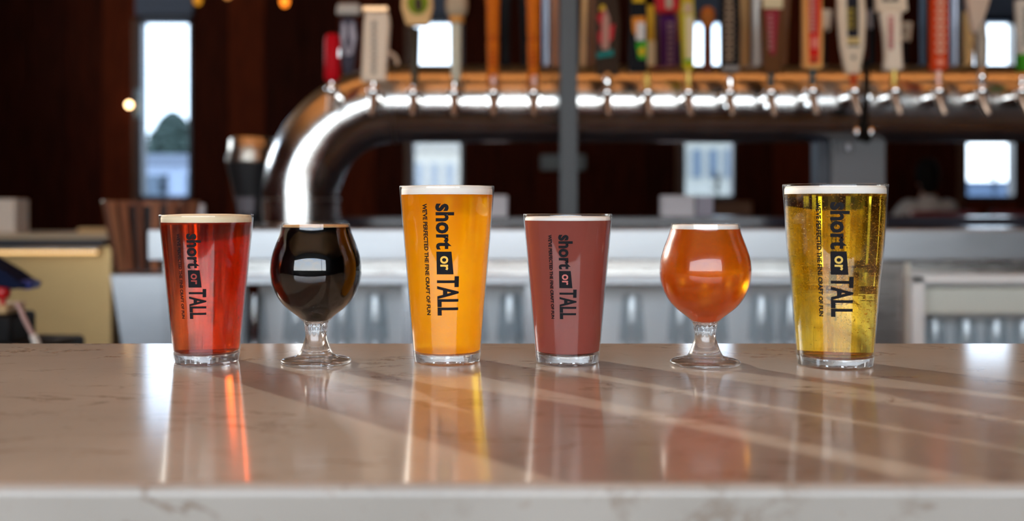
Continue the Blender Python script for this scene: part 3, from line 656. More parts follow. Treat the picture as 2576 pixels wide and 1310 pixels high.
pxprism(t, 'cap', [(912, 33), (980, 33), (978, 18), (914, 18)], BRONZE, .05); marks(t, 941, 55, 190, 10, C('grey_print', (.2, .18, .18)), 8, HY - .024, seed=3)
t = T[1040]
pxlathe(t, 'knurled_stem', 1044, [(216, 7), (205, 9), (190, 9), (72, 13)], C('dark_bronze', (.10, .08, .055), .35, .6), flute=lambda a, z: 1 + .10 * math.cos(6 * a + z * 500))
pxprism(t, 'badge', [(1024, 66), (1078, 66), (1083, 50), (1090, 20), (1088, -12), (1072, -36), (1050, -42), (1028, -36), (1012, -12), (1010, 20), (1018, 50)], C('pale_gold', (.75, .5, .24)), .03, bevel=.006)
pts = [(1052 + 27 * math.cos(a * PI / 12), 9 + 30 * math.sin(a * PI / 12)) for a in range(24)]; pxprism(t, 'green_disc', pts, C('olive_green', (.22, .28, .02)), .006, off=-.017, bevel=.001)
pxprism(t, 'figure', [(1048, 30), (1060, 32), (1064, 14), (1058, -4), (1050, -6), (1044, 10)], C('umber', (.08, .05, .04)), .006, off=-.021, bevel=.001)
t = T[1143]; pxlathe(t, 'stem', 1147, [(205, 8), (196, 11), (184, 13), (150, 13.5), (60, 14)], C('pale_stem', (.62, .6, .48)))
pxlathe(t, 'tan_collar', 1148, [(58, 19), (50, 20), (40, 18)], OW); pxlathe(t, 'carved_knob', 1149, [(41, 20), (34, 26), (20, 29), (0, 29), (-14, 22), (-20, 8)], C('carved_beige', (.5, .4, .28), .7), flute=lambda a, z: 1 + .05 * math.cos(9 * a))
for q, cx in ((1242, 1240), (1343, 1342)):
    t = T[q]; pxlathe(t, 'handle', cx, [(214, 7), (205, 13), (190, 15), (170, 14), (110, 16), (98, 14), (88, 16), (20, 17), (2, 19), (-30, 14)], C('rust_orange', (.62, .17, .012), .35))
    pxlathe(t, 'tip', cx + 2, [(220, 5), (212, 8), (194, 9), (188, 6)], C('pink_metal', (.8, .5, .42), .3, .5), Y=HY - .012)
    marks(t, cx - 1, 14, 170, 12, C('deep_red_print', (.42, .03, .01)), 13, HY - .0175, seed=q)
t = T[1528]; pxprism(t, 'handle', [(1500, 190), (1556, 190), (1560, 60), (1552, -20), (1504, -20), (1498, 60)], C('dark_brown', (.05, .03, .018)), .03)
pxprism(t, 'red_figure', [(1505, 110), (1520, 118), (1540, 100), (1545, 62), (1530, 70), (1515, 30), (1500, 45), (1512, 72), (1503, 90)], C('poster_red', (.5, .03, .04)), .005, off=-.017, bevel=0)
pxprism(t, 'pale_figure', [(1512, 128), (1530, 126), (1532, 50), (1522, 22), (1514, 50)], C('dusty_pink', (.45, .25, .2)), .005, off=-.020, bevel=0)
pxprism(t, 'teal_band', [(1500, 148), (1542, 142), (1540, 126), (1526, 132), (1500, 136)], C('teal', (.02, .22, .2)), .005, off=-.022, bevel=0)
pxprism(t, 'yellow_hat', [(1506, 30), (1522, 28), (1520, 16), (1510, 16)], C('hat_yellow', (.6, .4, .04)), .005, off=-.018, bevel=0)
pxlathe(t, 'chrome_tip', 1528, [(220, 8), (212, 10), (190, 10), (182, 6)], CHROME, Y=HY - .03)
t = T[1630]; pxprism(t, 'handle', [(1582, 182), (1626, 182), (1628, 40), (1620, -20), (1584, -20)], DK, .03)
pxprism(t, 'orange_patch', [(1590, 80), (1598, 92), (1622, 70), (1622, 44), (1588, 46)], C('poster_orange', (.65, .25, .03)), .005, off=-.017, bevel=0)
pxprism(t, 'white_patch', [(1598, 104), (1620, 104), (1620, 60), (1600, 58)], C('poster_white', (.6, .58, .55)), .005, off=-.019, bevel=0)
pxprism(t, 'green_patch', [(1597, 110), (1626, 106), (1624, 152), (1604, 150)], C('poster_green', (.05, .32, .03)), .005, off=-.021, bevel=0)
pxprism(t, 'yellow_patch', [(1602, 132), (1616, 118), (1622, 136), (1612, 144)], C('poster_yellow', (.65, .42, .02)), .005, off=-.024, bevel=0)
pxprism(t, 'yellow_top', [(1588, 8), (1622, 8), (1616, -12), (1594, -12)], C('poster_yellow', (.65, .42, .02)), .03, off=-.003)
pxlathe(t, 'tip', 1628, [(220, 6), (205, 8), (190, 9), (182, 6)], C('brass', (.7, .5, .15), .3, .8), Y=HY - .02)
t = T[1732]; pxprism(t, 'handle', [(1718, 176), (1744, 176), (1746, 40), (1742, -10), (1714, -10), (1711, 40)], C('lime_yellow', (.5, .42, .02)), .028)
pxprism(t, 'cream_label', [(1724, 150), (1740, 150), (1742, 42), (1722, 42)], C('label_cream', (.66, .56, .36)), .005, off=-.016, bevel=0)
pxprism(t, 'cap', [(1716, 36), (1742, 36), (1738, 8), (1720, 8)], C('dusty_tan', (.5, .36, .24)), .034); pxprism(t, 'yellow_disc', [(1712, 4), (1744, 4), (1738, -12), (1718, -12)], C('poster_yellow', (.65, .42, .02)), .034)
pxprism(t, 'green_ring', [(1719, 160), (1742, 160), (1742, 150), (1719, 150)], C('poster_green', (.05, .32, .03)), .03)
pxlathe(t, 'tip', 1732, [(220, 6), (205, 8), (190, 9), (176, 7)], C('brass', (.7, .5, .15), .3, .8), Y=HY - .01)
t = T[1836]; pxprism(t, 'handle', [(1813, 184), (1858, 184), (1860, 60), (1858, -20), (1812, -20)], DK, .03)
marks(t, 1834, -10, 158, 22, C('tan_chalk', (.5, .36, .24)), 11, HY - .016, seed=9); pxprism(t, 'grey_band', [(1814, 180), (1858, 180), (1857, 166), (1815, 166)], C('chalk_grey', (.3, .28, .26)), .034)
pxlathe(t, 'chrome_tip', 1837, [(222, 6), (205, 8), (190, 7), (184, 5)], CHROME)
t = T[1940]; pxprism(t, 'handle', [(1920, 186), (1960, 186), (1970, 30), (1962, -20), (1918, -20), (1912, 30)], C('handle_brown', (.14, .06, .02)), .034)
pxprism(t, 'burgundy_label', [(1934, 140), (1946, 140), (1956, 28), (1920, 28)], C('burgundy', (.3, .03, .05)), .005, off=-.019, bevel=0)
pxprism(t, 'cream_cap', [(1916, 24), (1966, 24), (1966, -20), (1916, -20)], C('label_cream', (.66, .56, .36)), .04); marks(t, 1938, 36, 130, 9, C('pale_pink', (.65, .35, .32)), 8, HY - .0225, seed=4)
pxlathe(t, 'dark_tip', 1939, [(220, 7), (205, 8), (186, 10)], C('gunmetal', (.07, .09, .09), .3, .7))
t = T[2045]; pxprism(t, 'handle', [(2018, 174), (2066, 174), (2068, 60), (2064, -20), (2018, -20)], OW, .03)
pxprism(t, 'red_label', [(2032, 162), (2056, 160), (2060, -20), (2030, -20)], C('label_red', (.62, .02, .015)), .005, off=-.017, bevel=0)
marks(t, 2044, -8, 84, 13, C('label_silver', (.6, .5, .42)), 9, HY - .0205, seed=12); pxprism(t, 'pale_badge', [(2037, 124), (2052, 124), (2052, 96), (2037, 96)], C('badge_pink', (.75, .25, .2)), .003, off=-.021, bevel=0)
pxlathe(t, 'screw_head', 2047, [(154, 4), (148, 7), (142, 4)], CHROME, Y=HY - .021); pxlathe(t, 'dark_tip', 2044, [(220, 6), (205, 8), (175, 9)], C('gunmetal', (.07, .09, .09), .3, .7))
t = T[2150]; pxprism(t, 'handle', [(2127, 186), (2160, 186), (2172, 120), (2176, 40), (2170, -20), (2106, -20), (2106, 40), (2114, 120)], C('ivory_paddle', (.74, .62, .47)), .03, bevel=.005)
pxprism(t, 'black_label', [(2128, 96), (2156, 96), (2155, -20), (2125, -20)], C('label_black', (.03, .028, .035)), .005, off=-.016, bevel=0)
marks(t, 2140, 20, 76, 18, C('label_gold', (.45, .34, .06)), 4, HY - .0195, seed=5, gap=.2); pxprism(t, 'gold_band', [(2127, 110), (2158, 110), (2158, 98), (2127, 98)], C('gold_band', (.6, .44, .16)), .005, off=-.017, bevel=0)
pxprism(t, 'grey_band', [(2128, 119), (2158, 119), (2158, 113), (2128, 113)], C('label_black', (.03, .028, .035)), .005, off=-.017, bevel=0)
star = [(2143 + (8 if i % 2 else 3.2) * math.sin(i * PI / 5), 146 + (8 if i % 2 else 3.2) * math.cos(i * PI / 5)) for i in range(10)]; pxprism(t, 'star', star, C('label_black', (.03, .028, .035)), .003, off=-.016, bevel=0)
pxlathe(t, 'red_tip', 2147, [(222, 6), (208, 7), (206, 10), (186, 10)], C('tip_red', (.55, .1, .03)))
t = T[2252]; pxprism(t, 'handle', [(2222, 178), (2268, 178), (2266, 140), (2262, 60), (2266, 30), (2212, 30), (2222, 90), (2225, 140)], C('warm_white', (.78, .68, .55)), .034, bevel=.005)
pxprism(t, 'sign_top', [(2203, 30), (2280, 30), (2276, -24), (2202, -24)], C('ivory_paddle', (.74, .62, .47)), .03, bevel=.004); marks(t, 2240, -14, 12, 40, C('dark_print', (.1, .08, .07)), 1, HY - .0175, name='top_lettering')
marks(t, 2241, 40, 126, 12, C('script_red', (.6, .06, .1)), 8, HY - .0185, seed=6, gap=.15); pxlathe(t, 'brass_tip', 2249, [(220, 6), (205, 8), (178, 9)], C('brass', (.7, .5, .15), .3, .8))
t = T[2362]; pxprism(t, 'handle', [(2340, 178), (2380, 178), (2382, 60), (2380, -20), (2340, -20)], C('vermilion', (.62, .07, .01)), .032, bevel=.004)
for i in range(9):
    cyy = -10 + i * 20
    if cyy > 145: continue
    pts = [(2360 + 12 * math.cos(a * PI / 8), cyy + 7.5 * math.sin(a * PI / 8)) for a in range(16)]
    o = pxprism(t, 'letter', pts, C('letter_cream', (.75, .48, .35)), .003, off=-.018, bevel=0)
    pts = [(2360 + 5 * math.cos(a * PI / 4), cyy + 2.6 * math.sin(a * PI / 4)) for a in range(8)]
    pxprism(t, 'letter_hole', pts, C('vermilion', (.62, .07, .01)), .003, off=-.0195, bevel=0)
pts = [(2360 + 10 * math.cos(a * PI / 8), 158 + 10 * math.sin(a * PI / 8)) for a in range(16)]; pxprism(t, 'round_mark', pts, C('mark_salmon', (.8, .3, .2)), .003, off=-.018, bevel=0)
pxlathe(t, 'copper_tip', 2361, [(222, 6), (210, 7), (178, 8)], C('pink_metal', (.8, .5, .42), .3, .5))
t = T[2470]; pxlathe(t, 'twisted_stem', 2468, [(178, 7), (160, 14), (100, 15), (60, 14)], C('pearl_grey', (.3, .25, .2), .4, .5), flute=lambda a, z: 1 + .16 * math.cos(3 * a + z * 420), seg=30)
pxprism(t, 'cone_top', [(2446, 86), (2456, 84), (2472, 50), (2494, -20), (2426, -20), (2438, 50)], C('beige_top', (.6, .48, .38)), .03, bevel=.006)
pxlathe(t, 'silver_drop', 2470, [(210, 5), (204, 9), (190, 11), (176, 7), (170, 3)], CHROME, Y=HY - .008)
t = T[2570]; pxprism(t, 'handle', [(2562, 176), (2600, 176), (2606, 0), (2554, 0)], C('grey_white', (.62, .58, .5)), .03, bevel=.005)
pxprism(t, 'green_band', [(2560, 178), (2602, 178), (2603, 132), (2559, 138)], C('leaf_green', (.06, .3, .02)), .036); marks(t, 2582, 20, 120, 14, C('dark_print', (.1, .08, .07)), 6, HY - .0165, seed=8)
# handles of the taps on the far side of the tube
BY = 3.82
def rear(label, builder, px):
    t = thing('beer_tap', label, 'beer tap', at(px, 190, BY), 'taps on the far side of the steel tube')
    MB().lathe([(-.09, .010), (-.07, .0165), (-.055, .010), (-.02, .006), (.02, .006)], 14, (0, 0, 0)).build('ferrule', CHROME, t, True, loc=(0, 0, 0))
    zs = -.09; yl = TY + math.sqrt(max(0, TR ** 2 - (t.location.z + zs - tz) ** 2)) - BY - .003
    MB().tube([(0, 0, zs + .01), (0, yl, zs)], .0115, 12).build('shank', CHROME, t, True, loc=(0, 0, 0))
    builder(t); return t
def rb(px, rows, m, name='handle'): return lambda t: pxlathe(t, name, px, rows, m, Y=BY)
def rp(pts, m, t_=.03, name='handle'): return lambda t: pxprism(t, name, pts, m, t_, Y=BY, bevel=.004)
def b877(t):
    pxprism(t, 'handle', [(862, 160), (868, 192), (886, 192), (894, 150), (902, 90), (898, 52), (882, 44), (872, 44), (858, 52), (856, 92)], C('pewter_dark', (.05, .045, .06), .35, .4), .03, Y=BY)
    pxprism(t, 'left_bow', [(864, 58), (872, 62), (874, 84), (870, 110), (878, 140), (870, 140), (860, 96)], C('pewter_light', (.3, .27, .3), .35, .4), .008, Y=BY, off=-.018, bevel=0)
    pxprism(t, 'right_bow', [(892, 58), (884, 62), (882, 84), (886, 110), (878, 140), (888, 140), (898, 96)], C('pewter_light', (.3, .27, .3), .35, .4), .008, Y=BY, off=-.018, bevel=0)
    pxprism(t, 'bar_top', [(846, 38), (908, 38), (906, 10), (850, 10)], C('pale_bar', (.5, .48, .44), .4), .035, Y=BY, bevel=.008)
rear('dark pewter figure handle with pale crossbar top beside the bright red one', b877, 877)
def b985(t):
    q = [at(a, b, BY) - t.location for a, b in [(968, 135), (982, 133), (994, 142), (1000, 158), (998, 172)]]
    MB().tube(q, .007, 10).build('loop', CR, t, True, loc=(0, 0, 0)); pxlathe(t, 'stem', 964, [(200, 8), (120, 8)], CR, Y=BY)
rear('cream mug shaped handle with curved loop behind the cream tap', b985, 968)
rear('plain black stem left of the two behind the orange handles', rp([(1262, 170), (1282, 170), (1284, -20), (1258, -20)], DK), 1270)
rear('slanting black stem right of the two behind the orange handles', rp([(1314, 170), (1328, 170), (1324, -20), (1304, -20)], DK), 1318)
rear('blue grey steel cylinder left of the charcoal post', rb(1376, [(178, 9), (160, 11), (-20, 12)], C('blue_steel_can', (.32, .35, .42), .25, .8)), 1374)
rear('copper brown cylinder touching the charcoal post', rb(1397, [(178, 10), (160, 12), (-20, 13)], C('copper_can', (.35, .18, .11), .3, .4)), 1397)
rear('pale wooden board handle right of the charcoal post', rp([(1459, 184), (1472, 184), (1478, -20), (1464, -20)], TW), 1466)
rear('brown wooden board handle right of the pale board', rp([(1476, 182), (1496, 182), (1500, -20), (1481, -20)], BW), 1486)
def b1636(t):
    pxprism(t, 'handle', [(1630, 172), (1646, 172), (1644, 14), (1628, 14)], C('yellow_label', (.6, .38, .03)), .03, Y=BY)
    pxprism(t, 'pale_lower', [(1629, 172), (1647, 172), (1647, 104), (1629, 104)], C('label_cream', (.66, .56, .36)), .036, Y=BY)
rear('yellow and cream strip handle beside the black painted one', b1636, 1638)
def b1682(t):
    pxprism(t, 'handle', [(1664, 168), (1704, 168), (1702, 40), (1658, 40)], C('deep_purple', (.08, .015, .11)), .03, Y=BY)
    marks(t, 1686, 56, 165, 14, C('lilac_cream', (.45, .32, .3)), 8, BY - .0165, seed=2)
    pxprism(t, 'red_top', [(1650, 36), (1708, 30), (1706, -20), (1646, -20)], C('poster_red', (.5, .03, .04)), .034, Y=BY, bevel=.006)
    pxprism(t, 'pale_face', [(1674, 24), (1688, 24), (1690, -4), (1672, -4)], C('badge_grey', (.4, .38, .3)), .006, Y=BY, off=-.019, bevel=0)
rear('purple handle with pale letters and red top', b1682, 1682)
rear('thin ochre brown strip handle right of the purple one', rp([(1702, 108), (1714, 108), (1714, 10), (1698, 10)], C('ochre_brown', (.26, .12, .01))), 1710)
rear('plum brown strip handle left of the purple one', rp([(1650, 170), (1662, 170), (1660, 30), (1646, 30)], C('plum_brown', (.09, .05, .045))), 1656)
rear('round brown knob on a slim wooden stem in front of the window', lambda t: (pxlathe(t, 'stem', 1780, [(182, 12), (120, 11.5), (66, 11)], C('mahogany', (.13, .04, .025))), pxlathe(t, 'knob', 1780, [(70, 11), (58, 16), (42, 20), (28, 18), (18, 9)], C('cinnamon', (.38, .13, .03)))), 1780)
rear('tan barked wood stick right of the chalkboard handle', rb(1872, [(186, 12), (100, 13), (-20, 14)], wood('bark_tan', (.22, .13, .05), (.4, .25, .1))), 1872)
rear('tall white steel cylinder left of the burgundy labelled handle', rb(1903, [(190, 9), (170, 12), (-20, 12)], C('white_can', (.55, .56, .54), .3, .3)), 1903)
rear('brown board handle right of the burgundy labelled handle', rp([(1962, 176), (1978, 176), (1986, -20), (1966, -20)], BW), 1972)
rear('small white tag handle right of the red labelled tap', lambda t: (pxprism(t, 'tag', [(2066, 78), (2088, 78), (2092, 24), (2066, 24)], C('tag_white', (.6, .55, .45)), .01, Y=BY), pxprism(t, 'stem', [(2072, 190), (2080, 190), (2080, 70), (2072, 70)], DK, .012, Y=BY)), 2077)
rear('black stem with grey tip right of the cream paddle', lambda t: (pxprism(t, 'stem', [(2188, 180), (2202, 180), (2206, -20), (2184, -20)], DK, .02, Y=BY), pxprism(t, 'grey_plate', [(2178, 74), (2192, 74), (2190, 26), (2180, 26)], C('tag_grey', (.25, .25, .26)), .006, Y=BY, off=-.014)), 2190)
rear('white card handle with dark writing behind the white flared tap', lambda t: (pxprism(t, 'card', [(2262, 104), (2290, 104), (2294, 56), (2264, 56)], C('tag_white', (.6, .55, .45)), .01, Y=BY), marks(t, 2276, 66, 94, 12, C('dark_print', (.1, .08, .07)), 2, BY - .006), pxprism(t, 'stem', [(2274, 190), (2284, 190), (2284, 100), (2274, 100)], DK, .012, Y=BY)), 2280)
rear('blue grey steel cylinder right of the orange red handle', rb(2403, [(180, 9), (165, 12), (-20, 13)], C('blue_steel_can', (.32, .35, .42), .25, .8)), 2403)
rear('slim cream wooden stick left of the twisted grey stem', rb(2436, [(182, 11), (120, 14), (30, 14)], C('honey_wood', (.6, .45, .22))), 2434)
rear('dark blue steel handle left of the orange red handle', rb(2322, [(170, 6), (60, 9), (-20, 9)], C('blue_dark_can', (.08, .11, .15), .3, .6)), 2322)
# black drinks gun holster hanging over the tube
hg = thing('gun_holster', 'black hose holster with chrome knobs hanging in front of the tube', 'holster', at(2175, 370, 3.36))
q = [at(a, b, 3.36) - hg.location for a, b in [(2178, 150), (2180, 200), (2178, 250), (2174, 300), (2168, 335), (2160, 352)]]
MB().tube(q, [.008, .010, .010, .012, .016, .012], 12).build('hose', C('rubber_black', (.012, .010, .008), .5), hg, True, loc=(0, 0, 0))
pxprism(hg, 'bracket', [(2152, 342), (2182, 362), (2194, 342), (2192, 318), (2160, 314)], C('rubber_black', (.012, .010, .008), .5), .03, Y=3.37, bevel=.006)
for a, b in ((2155, 331), (2191, 331)): pxlathe(hg, 'knob', a, [(b + 9, 3), (b + 6, 8), (b - 3, 9), (b - 9, 4)], CHROME, Y=3.33)
pxlathe(hg, 'steel_ball', 2186, [(258, 5), (250, 12), (240, 12), (232, 5)], CHROME, Y=3.40)
pxlathe(hg, 'hook_ring', 2134, [(384, 3), (378, 9), (366, 9), (360, 3)], C('ring_grey', (.3, .3, .32), .3, .7), Y=3.39)
# ------------------------------------------------------------------ things on the far bar
cu = thing('takeaway_cup', 'tall black cup with grey label and silver lid left of the tube bend', 'cup', (at(632, 0, 3.8).x, 3.80, ZF + .001))
s = 3.8 / F; H = at(0, 410, 3.8).z - ZF
MB().lathe([(0, .036), (.003, .037), (H, 62 * s)], 32).build('cup_body', mat('black_cup', (.015, .016, .018), .35), cu, True, loc=(0, 0, 0))
MB().lathe([(H, 62 * s), (H + .004, 64 * s), (H + .025, 62 * s), (H + .028, 58 * s), (H + .083, 54 * s), (H + .089, 50 * s), (H + .087, .001)], 32).build('lid', steel('lid_silver', (.55, .52, .46), .25), cu, True, loc=(0, 0, 0))
lb = [(z_, (.037 + (62 * s - .037) * z_ / H) + .0006) for z_ in (.045, .075, .10)]
n_ = 10; V = []; 
for z_, r_ in lb: V += [(r_ * math.sin(-.75 + 1.2 * k / n_), -r_ * math.cos(-.75 + 1.2 * k / n_), z_) for k in range(n_ + 1)]
MB().add(V, [(i * (n_ + 1) + k, i * (n_ + 1) + k + 1, (i + 1) * (n_ + 1) + k + 1, (i + 1) * (n_ + 1) + k) for i in range(2) for k in range(n_)]).build('label_band', mat('label_grey', (.12, .11, .125), .5), cu, True, loc=(0, 0, 0))
def small_box(label, px0, px1, py, Y, d, m, name='napkin_box'):
    o = MB().bb(at(px0, 0, Y).x, at(px1, 0, Y).x, Y, Y + d, zz(546, 4.0) + .0005, at(0, py, Y).z).build(name, m, None, bevel=.003); tag(o, label, 'box'); return o
PW = mat('pale_card', (.5, .46, .47), .6); PG = mat('lilac_grey_card', (.26, .23, .27), .6)
small_box('pale card box on the counter right of the tall hazy beer', 1214, 1277, 491, 4.05, .06, PW)
small_box('wider pale card box on the counter left of the amber goblet', 1664, 1748, 491, 4.05, .06, PW)
small_box('narrow grey card box touching the wider pale box', 1751, 1795, 493, 4.07, .05, PG)
small_box('small white card box behind the rim of the red ale', 478, 512, 513, 4.05, .03, mat('white_card', (.6, .6, .62), .5))
# ------------------------------------------------------------------ dining room beyond
ws = MB().bb(at(1360, 0, 9.9).x, at(1475, 0, 9.9).x, 9.93, 9.99, at(0, 428, 9.9).z, at(0, 388, 9.9).z).build('wall_plaque', mat('plaque_grey', (.09, .105, .105), .5), bevel=.01)
tag(ws, 'small grey plaque on the wooden wall behind the charcoal post', 'plaque')
def table(label, x, y, wx, wy, z):
    t = thing('dining_table', label, 'table', (x, y, 0), 'tables by the far windows')
    MB().bb(-wx / 2, wx / 2, -wy / 2, wy / 2, z - .03, z).build('table_top', wood('table_wood', (.12, .05, .02), (.2, .09, .04), along='x'), t, loc=(0, 0, 0), bevel=.004)
    MB().lathe([(0, .22), (.02, .22), (.03, .03), (z - .03, .03)], 20).build('pedestal', BLACKM, t, True, loc=(0, 0, 0))
table('dark wooden table under the rightmost window', 3.76, 9.5, 1.3, .6, 1.10)
table('dark wooden table under the window behind the amber goblet', 1.65, 9.5, .9, .6, 1.10)
table('dark wooden table under the leftmost window', -2.6, 9.5, .9, .6, 1.10)
sg = MB().bb(at(1800, 0, 9.4).x, at(1890, 0, 9.4).x, 9.38, 9.40, 1.101, at(0, 507, 9.4).z).build('table_sign', wood('sign_wood', (.14, .07, .04), (.2, .1, .06), along='x'), bevel=.003); tag(sg, 'low wooden sign standing on the table behind the amber goblet', 'sign')
GRN = mat('plant_green', (.012, .018, .014), .8, Specular_IOR_Level=.1); POT = mat('plant_pot', (.04, .05, .08), .4)
def plant(label, px, py, Y, h, zb_):
    t = thing('table_plant', label, 'plant', (at(px, 0, Y).x, Y, zb_), 'small plants before the far windows')
    MB().lathe([(0, .035), (.09, .045), (.085, .038), (.07, .037), (.069, 0)], 20).build('pot', POT, t, True, loc=(0, 0, 0))
    MB().tube([(0, 0, .06), (.004, 0, h * .6), (0, 0, h)], .006, 8).build('stem', GRN, t, True, loc=(0, 0, 0))
    r = random.Random(px)
    for i in range(28):
        a = r.uniform(0, 2 * PI); e = r.uniform(-.2, .9); c = Vector((0, 0, h * r.uniform(.6, 1)))
        d = Vector((math.cos(a) * math.cos(e), math.sin(a) * math.cos(e), math.sin(e))) * r.uniform(.05, .085); sd = d.cross(Vector((0, 0, 1))).normalized() * .018
        MB().add([c, c + d * .5 + sd, c + d, c + d * .5 - sd, c + d * .5 + Vector((0, 0, .006))], [(0, 1, 4), (1, 2, 4), (2, 3, 4), (3, 0, 4), (0, 3, 2, 1)]).build('leaf', GRN, t, loc=(0, 0, 0))
plant('small dark plant before the leftmost window', 412, 465, 9.5, .40, 1.101)
plant('small dark plant before the window above the amber goblet', 1803, 465, 9.6, .42, 1.101)
plant('small dark plant before the rightmost window', 2500, 450, 9.45, .44, 1.101)
def stool(label, x, y, rz, col):
    t = thing('bar_stool', label, 'stool', (x, y, 0), 'high stools in the dining room', rz)
    R_ = mat('seat_' + col[0], col[1], .5)
    MB().bb(-.22, .22, -.22, .22, .68, .725).build('seat', R_, t, loc=(0, 0, 0), bevel=.015)
    MB().bb(-.26, .26, -.27, -.225, .73, 1.19).build('backrest', R_, t, loc=(0, 0, 0), bevel=.015)
    MB().bb(-.19, .19, .17, .20, .30, .32).build('footrest', BLACKM, t, loc=(0, 0, 0))
    for a in (-.19, .19):
        for b in (-.19, .19): MB().lathe([(0, .014), (.68, .018)], 10, (a, b, 0)).build('leg', BLACKM, t, True, loc=(0, 0, 0))
stool('dark red padded high stool holding the person in the pale shirt', at(2345, 0, 8.65).x, 8.66, 0, ('red', (.16, .012, .012)))
stool('dark red padded high stool right of the pale shirted person', at(2345, 0, 8.65).x + .62, 8.72, .1, ('red', (.16, .012, .012)))
# people: one continuous skinned body each
def person(label, loc, rz, shirt, hair, skin, trousers, lean=.0):
    t = thing('person', label, 'person', loc, 'seated guests', rz)
    J = {'pelvis': (0, 0, .53), 'belly': (0, .02, .68), 'chest': (0, .05 + lean * .5, .86), 'neck': (0, .07 + lean, 1.02), 'head0': (0, .08 + lean, 1.08)}
    R_ = {'pelvis': .15, 'belly': .135, 'chest': .15, 'neck': .06, 'head0': .055}
    E = [('pelvis', 'belly'), ('belly', 'chest'), ('chest', 'neck'), ('neck', 'head0')]
    for s_, k in ((-1, 'l'), (1, 'r')):
        J.update({'sh' + k: (s_ * .19, .05 + lean, .95), 'el' + k: (s_ * .26, .20 + lean, .74), 'wr' + k: (s_ * .16, .42 + lean, .825), 'pa' + k: (s_ * .13, .49 + lean, .835),
                  'hip' + k: (s_ * .10, .06, .52), 'kn' + k: (s_ * .13, .48, .50), 'an' + k: (s_ * .13, .46, .09), 'to' + k: (s_ * .14, .62, .05)})
        R_.update({'sh' + k: .068, 'el' + k: .045, 'wr' + k: .028, 'pa' + k: .032, 'hip' + k: .10, 'kn' + k: .062, 'an' + k: .04, 'to' + k: .035})
        E += [('chest', 'sh' + k), ('sh' + k, 'el' + k), ('el' + k, 'wr' + k), ('wr' + k, 'pa' + k), ('pelvis', 'hip' + k), ('hip' + k, 'kn' + k), ('kn' + k, 'an' + k), ('an' + k, 'to' + k)]
        for f in range(5):
            dx = (-.03 + f * .015) * s_; ln = (.055, .075, .08, .075, .06)[f]
            if f == 0: a_ = (s_ * .09, .50 + lean, .835); b_ = (s_ * .075, .53 + lean, .83)
            else: a_ = (s_ * .13 + dx, .53 + lean, .838); b_ = (s_ * .13 + dx, .53 + ln * .7 + lean, .828)
            J['f%d' % f + k] = a_; J['g%d' % f + k] = b_; R_['f%d' % f + k] = .009; R_['g%d' % f + k] = .007; E += [('pa' + k, 'f%d' % f + k), ('f%d' % f + k, 'g%d' % f + k)]
    names = list(J); me = bpy.data.meshes.new('body'); me.from_pydata([J[n] for n in names], [(names.index(a), names.index(b)) for a, b in E], [])
    o = bpy.data.objects.new('body', me); COL.objects.link(o); o.parent = t
    sk = o.modifiers.new('s', 'SKIN'); sk.use_smooth_shade = True
    for i, n in enumerate(names):
        v = me.skin_vertices[0].data[i]; v.radius = (R_[n], R_[n] * (.75 if n in ('chest', 'belly', 'pelvis') else 1)); v.use_root = (n == 'pelvis')
    su = o.modifiers.new('u', 'SUBSURF'); su.levels = su.render_levels = 1
    bpy.context.view_layer.update(); dg = bpy.context.evaluated_depsgraph_get()
    m2 = bpy.data.meshes.new_from_object(o.evaluated_get(dg)); o.modifiers.clear(); o.data = m2
    for q in (shirt, skin, trousers): m2.materials.append(q)
    for p in m2.polygons:
        c = p.center; p.use_smooth = True
        p.material_index = 1 if (c.z > 1.01 or (c.y > .30 + lean and abs(c.z - .8) < .08)) else (2 if (c.z < .60 and (c.y > .1 or c.z < .56)) else 0)
    hc = (0, .09 + lean, 1.18)
    h = MB().sphere(hc, .095, 20, 14, (.82, 1, 1.22)).build('head', skin, t, True, loc=(0, 0, 0))
    MB().sphere((0, hc[1] + .10, 1.165), .017, 10, 8, (.8, 1, 1.3)).build('nose', skin, h, True, loc=(0, 0, 0))
    for s_ in (-1, 1):
        MB().sphere((s_ * .078, hc[1], 1.17), .02, 10, 8, (.4, .8, 1.4)).build('ear', skin, h, True, loc=(0, 0, 0))
        MB().sphere((s_ * .03, hc[1] + .083, 1.185), .011, 10, 8).build('eye', C('eye_dark', (.05, .04, .04)), h, True, loc=(0, 0, 0))
    MB().box((0, hc[1] + .088, 1.125), (.04, .01, .009)).build('mouth', C('lip', (.3, .1, .08)), h, loc=(0, 0, 0), bevel=.003)
    hm = MB().sphere((0, hc[1] - .018, 1.205), .112, 20, 12, (.88, .96, 1.1)); hm.lathe([(-.17, .03), (-.12, .06), (-.02, .085)], 14, (0, hc[1] - .05, 1.19))
    hm.build('hair', hair, t, True, loc=(0, 0, 0)); return t
HB = mat('black_hair', (.006, .004, .003), .8, Specular_IOR_Level=.1); HL = mat('grey_brown_hair', (.16, .12, .09), .6); SKN = mat('skin', (.45, .25, .17), .5)
person('person seen from behind with dark hair and pale grey shirt', (at(2345, 0, 8.65).x, 8.66, .29), .0, mat('grey_shirt', (.46, .42, .37), .8), HB, SKN, mat('dark_trousers', (.02, .02, .03), .8), .02)
person('person in dark clothes sitting across the table beside the window', (at(2455, 0, 9.0).x + 1.15, 9.3, .29), math.radians(95), mat('dark_shirt', (.02, .025, .03), .8), HL, SKN, mat('dark_trousers', (.02, .02, .03), .8), .03)
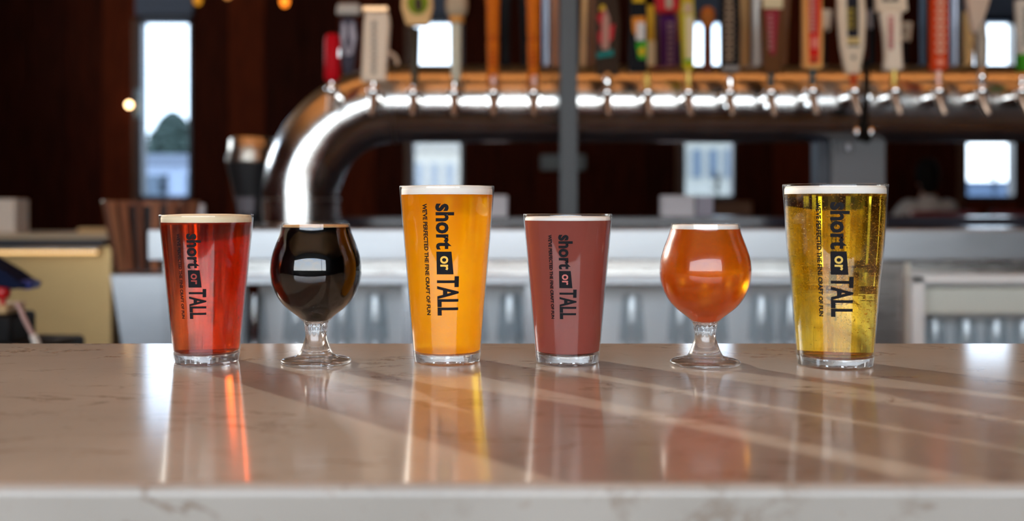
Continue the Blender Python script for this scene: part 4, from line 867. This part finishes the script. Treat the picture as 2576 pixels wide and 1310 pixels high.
# sconce and hanging bulbs
sc = thing('wall_sconce', 'glowing round bulb on a small teal sconce beside the leftmost window', 'lamp', (at(330, 0, 9.8).x, 9.94, at(0, 255, 9.8).z))
MB().bb(-.025, .03, -.0, .05, -.14, .13).build('back_plate', mat('teal_grey', (.06, .10, .11), .4), sc, loc=(0, 0, 0), bevel=.005)
MB().tube([(0, 0, .02), (-.02, -.05, .02), (-.04, -.08, .0)], .008, 8).build('arm', BLACKM, sc, True, loc=(0, 0, 0))
MB().sphere((-.04, -.08, -.025), .027, 14, 10).build('bulb', emis('bulb_glow', (1, .62, .3), 12), sc, True, loc=(0, 0, 0))
for px, py, c, lb_ in ((716, 4, (1, .24, .02), 'orange glowing bulb hanging above the takeaway cup'), (497, 0, (.7, .28, .02), 'dim amber bulb hanging left of the orange one'), (572, -16, (1, .4, .1), 'small amber bulb hanging between two others at the top edge')):
    p = at(px, py, 6.2); t = thing('pendant_bulb', lb_, 'lamp', p, 'hanging bulbs')
    MB().sphere((0, 0, 0), .025, 14, 10, (1, 1, 1.25)).build('bulb', emis('amber_glow', c, 2.5 if px > 600 else 1.0), t, True, loc=(0, 0, 0))
    MB().lathe([(.022, .012), (.05, .012)], 12).build('socket', BLACKM, t, True, loc=(0, 0, 0))
    MB().tube([(0, 0, .05), (0, 0, ZC - p.z - .023)], .003, 6).build('cord', BLACKM, t, loc=(0, 0, 0))
# ------------------------------------------------------------------ trough lights added out of view to warm the ceiling mirrored in the tube
for yy, nm in ((1.2, 'nearer'), (3.0, 'farther')):
    tr = thing('added_uplight', 'long black trough added out of view as a warm ceiling uplight, the %s of two over the bar aisle' % nm, 'light', (0, yy, ZC - .62))
    MB().bb(-3.6, 3.9, -.06, .06, 0, .01).bb(-3.6, 3.9, -.06, -.05, 0, .07).bb(-3.6, 3.9, .05, .06, 0, .07).build('trough', BLACKM, tr, loc=(0, 0, 0))
    for x in (-3, -1, 1, 3): MB().bb(x - .005, x + .005, -.005, .005, .01, .596).build('hanger', BLACKM, tr, loc=(0, 0, 0))
    l = bpy.data.lights.new('uplight', 'AREA'); l.shape = 'RECTANGLE'; l.size = 7.2; l.size_y = .08; l.energy = UPL; l.color = (1, .66, .36)
    o = bpy.data.objects.new('uplight_lamp', l); COL.objects.link(o); o.parent = tr; o.location = (.1, 0, .03); o.rotation_euler = (PI, 0, 0)
bpy.context.view_layer.update()
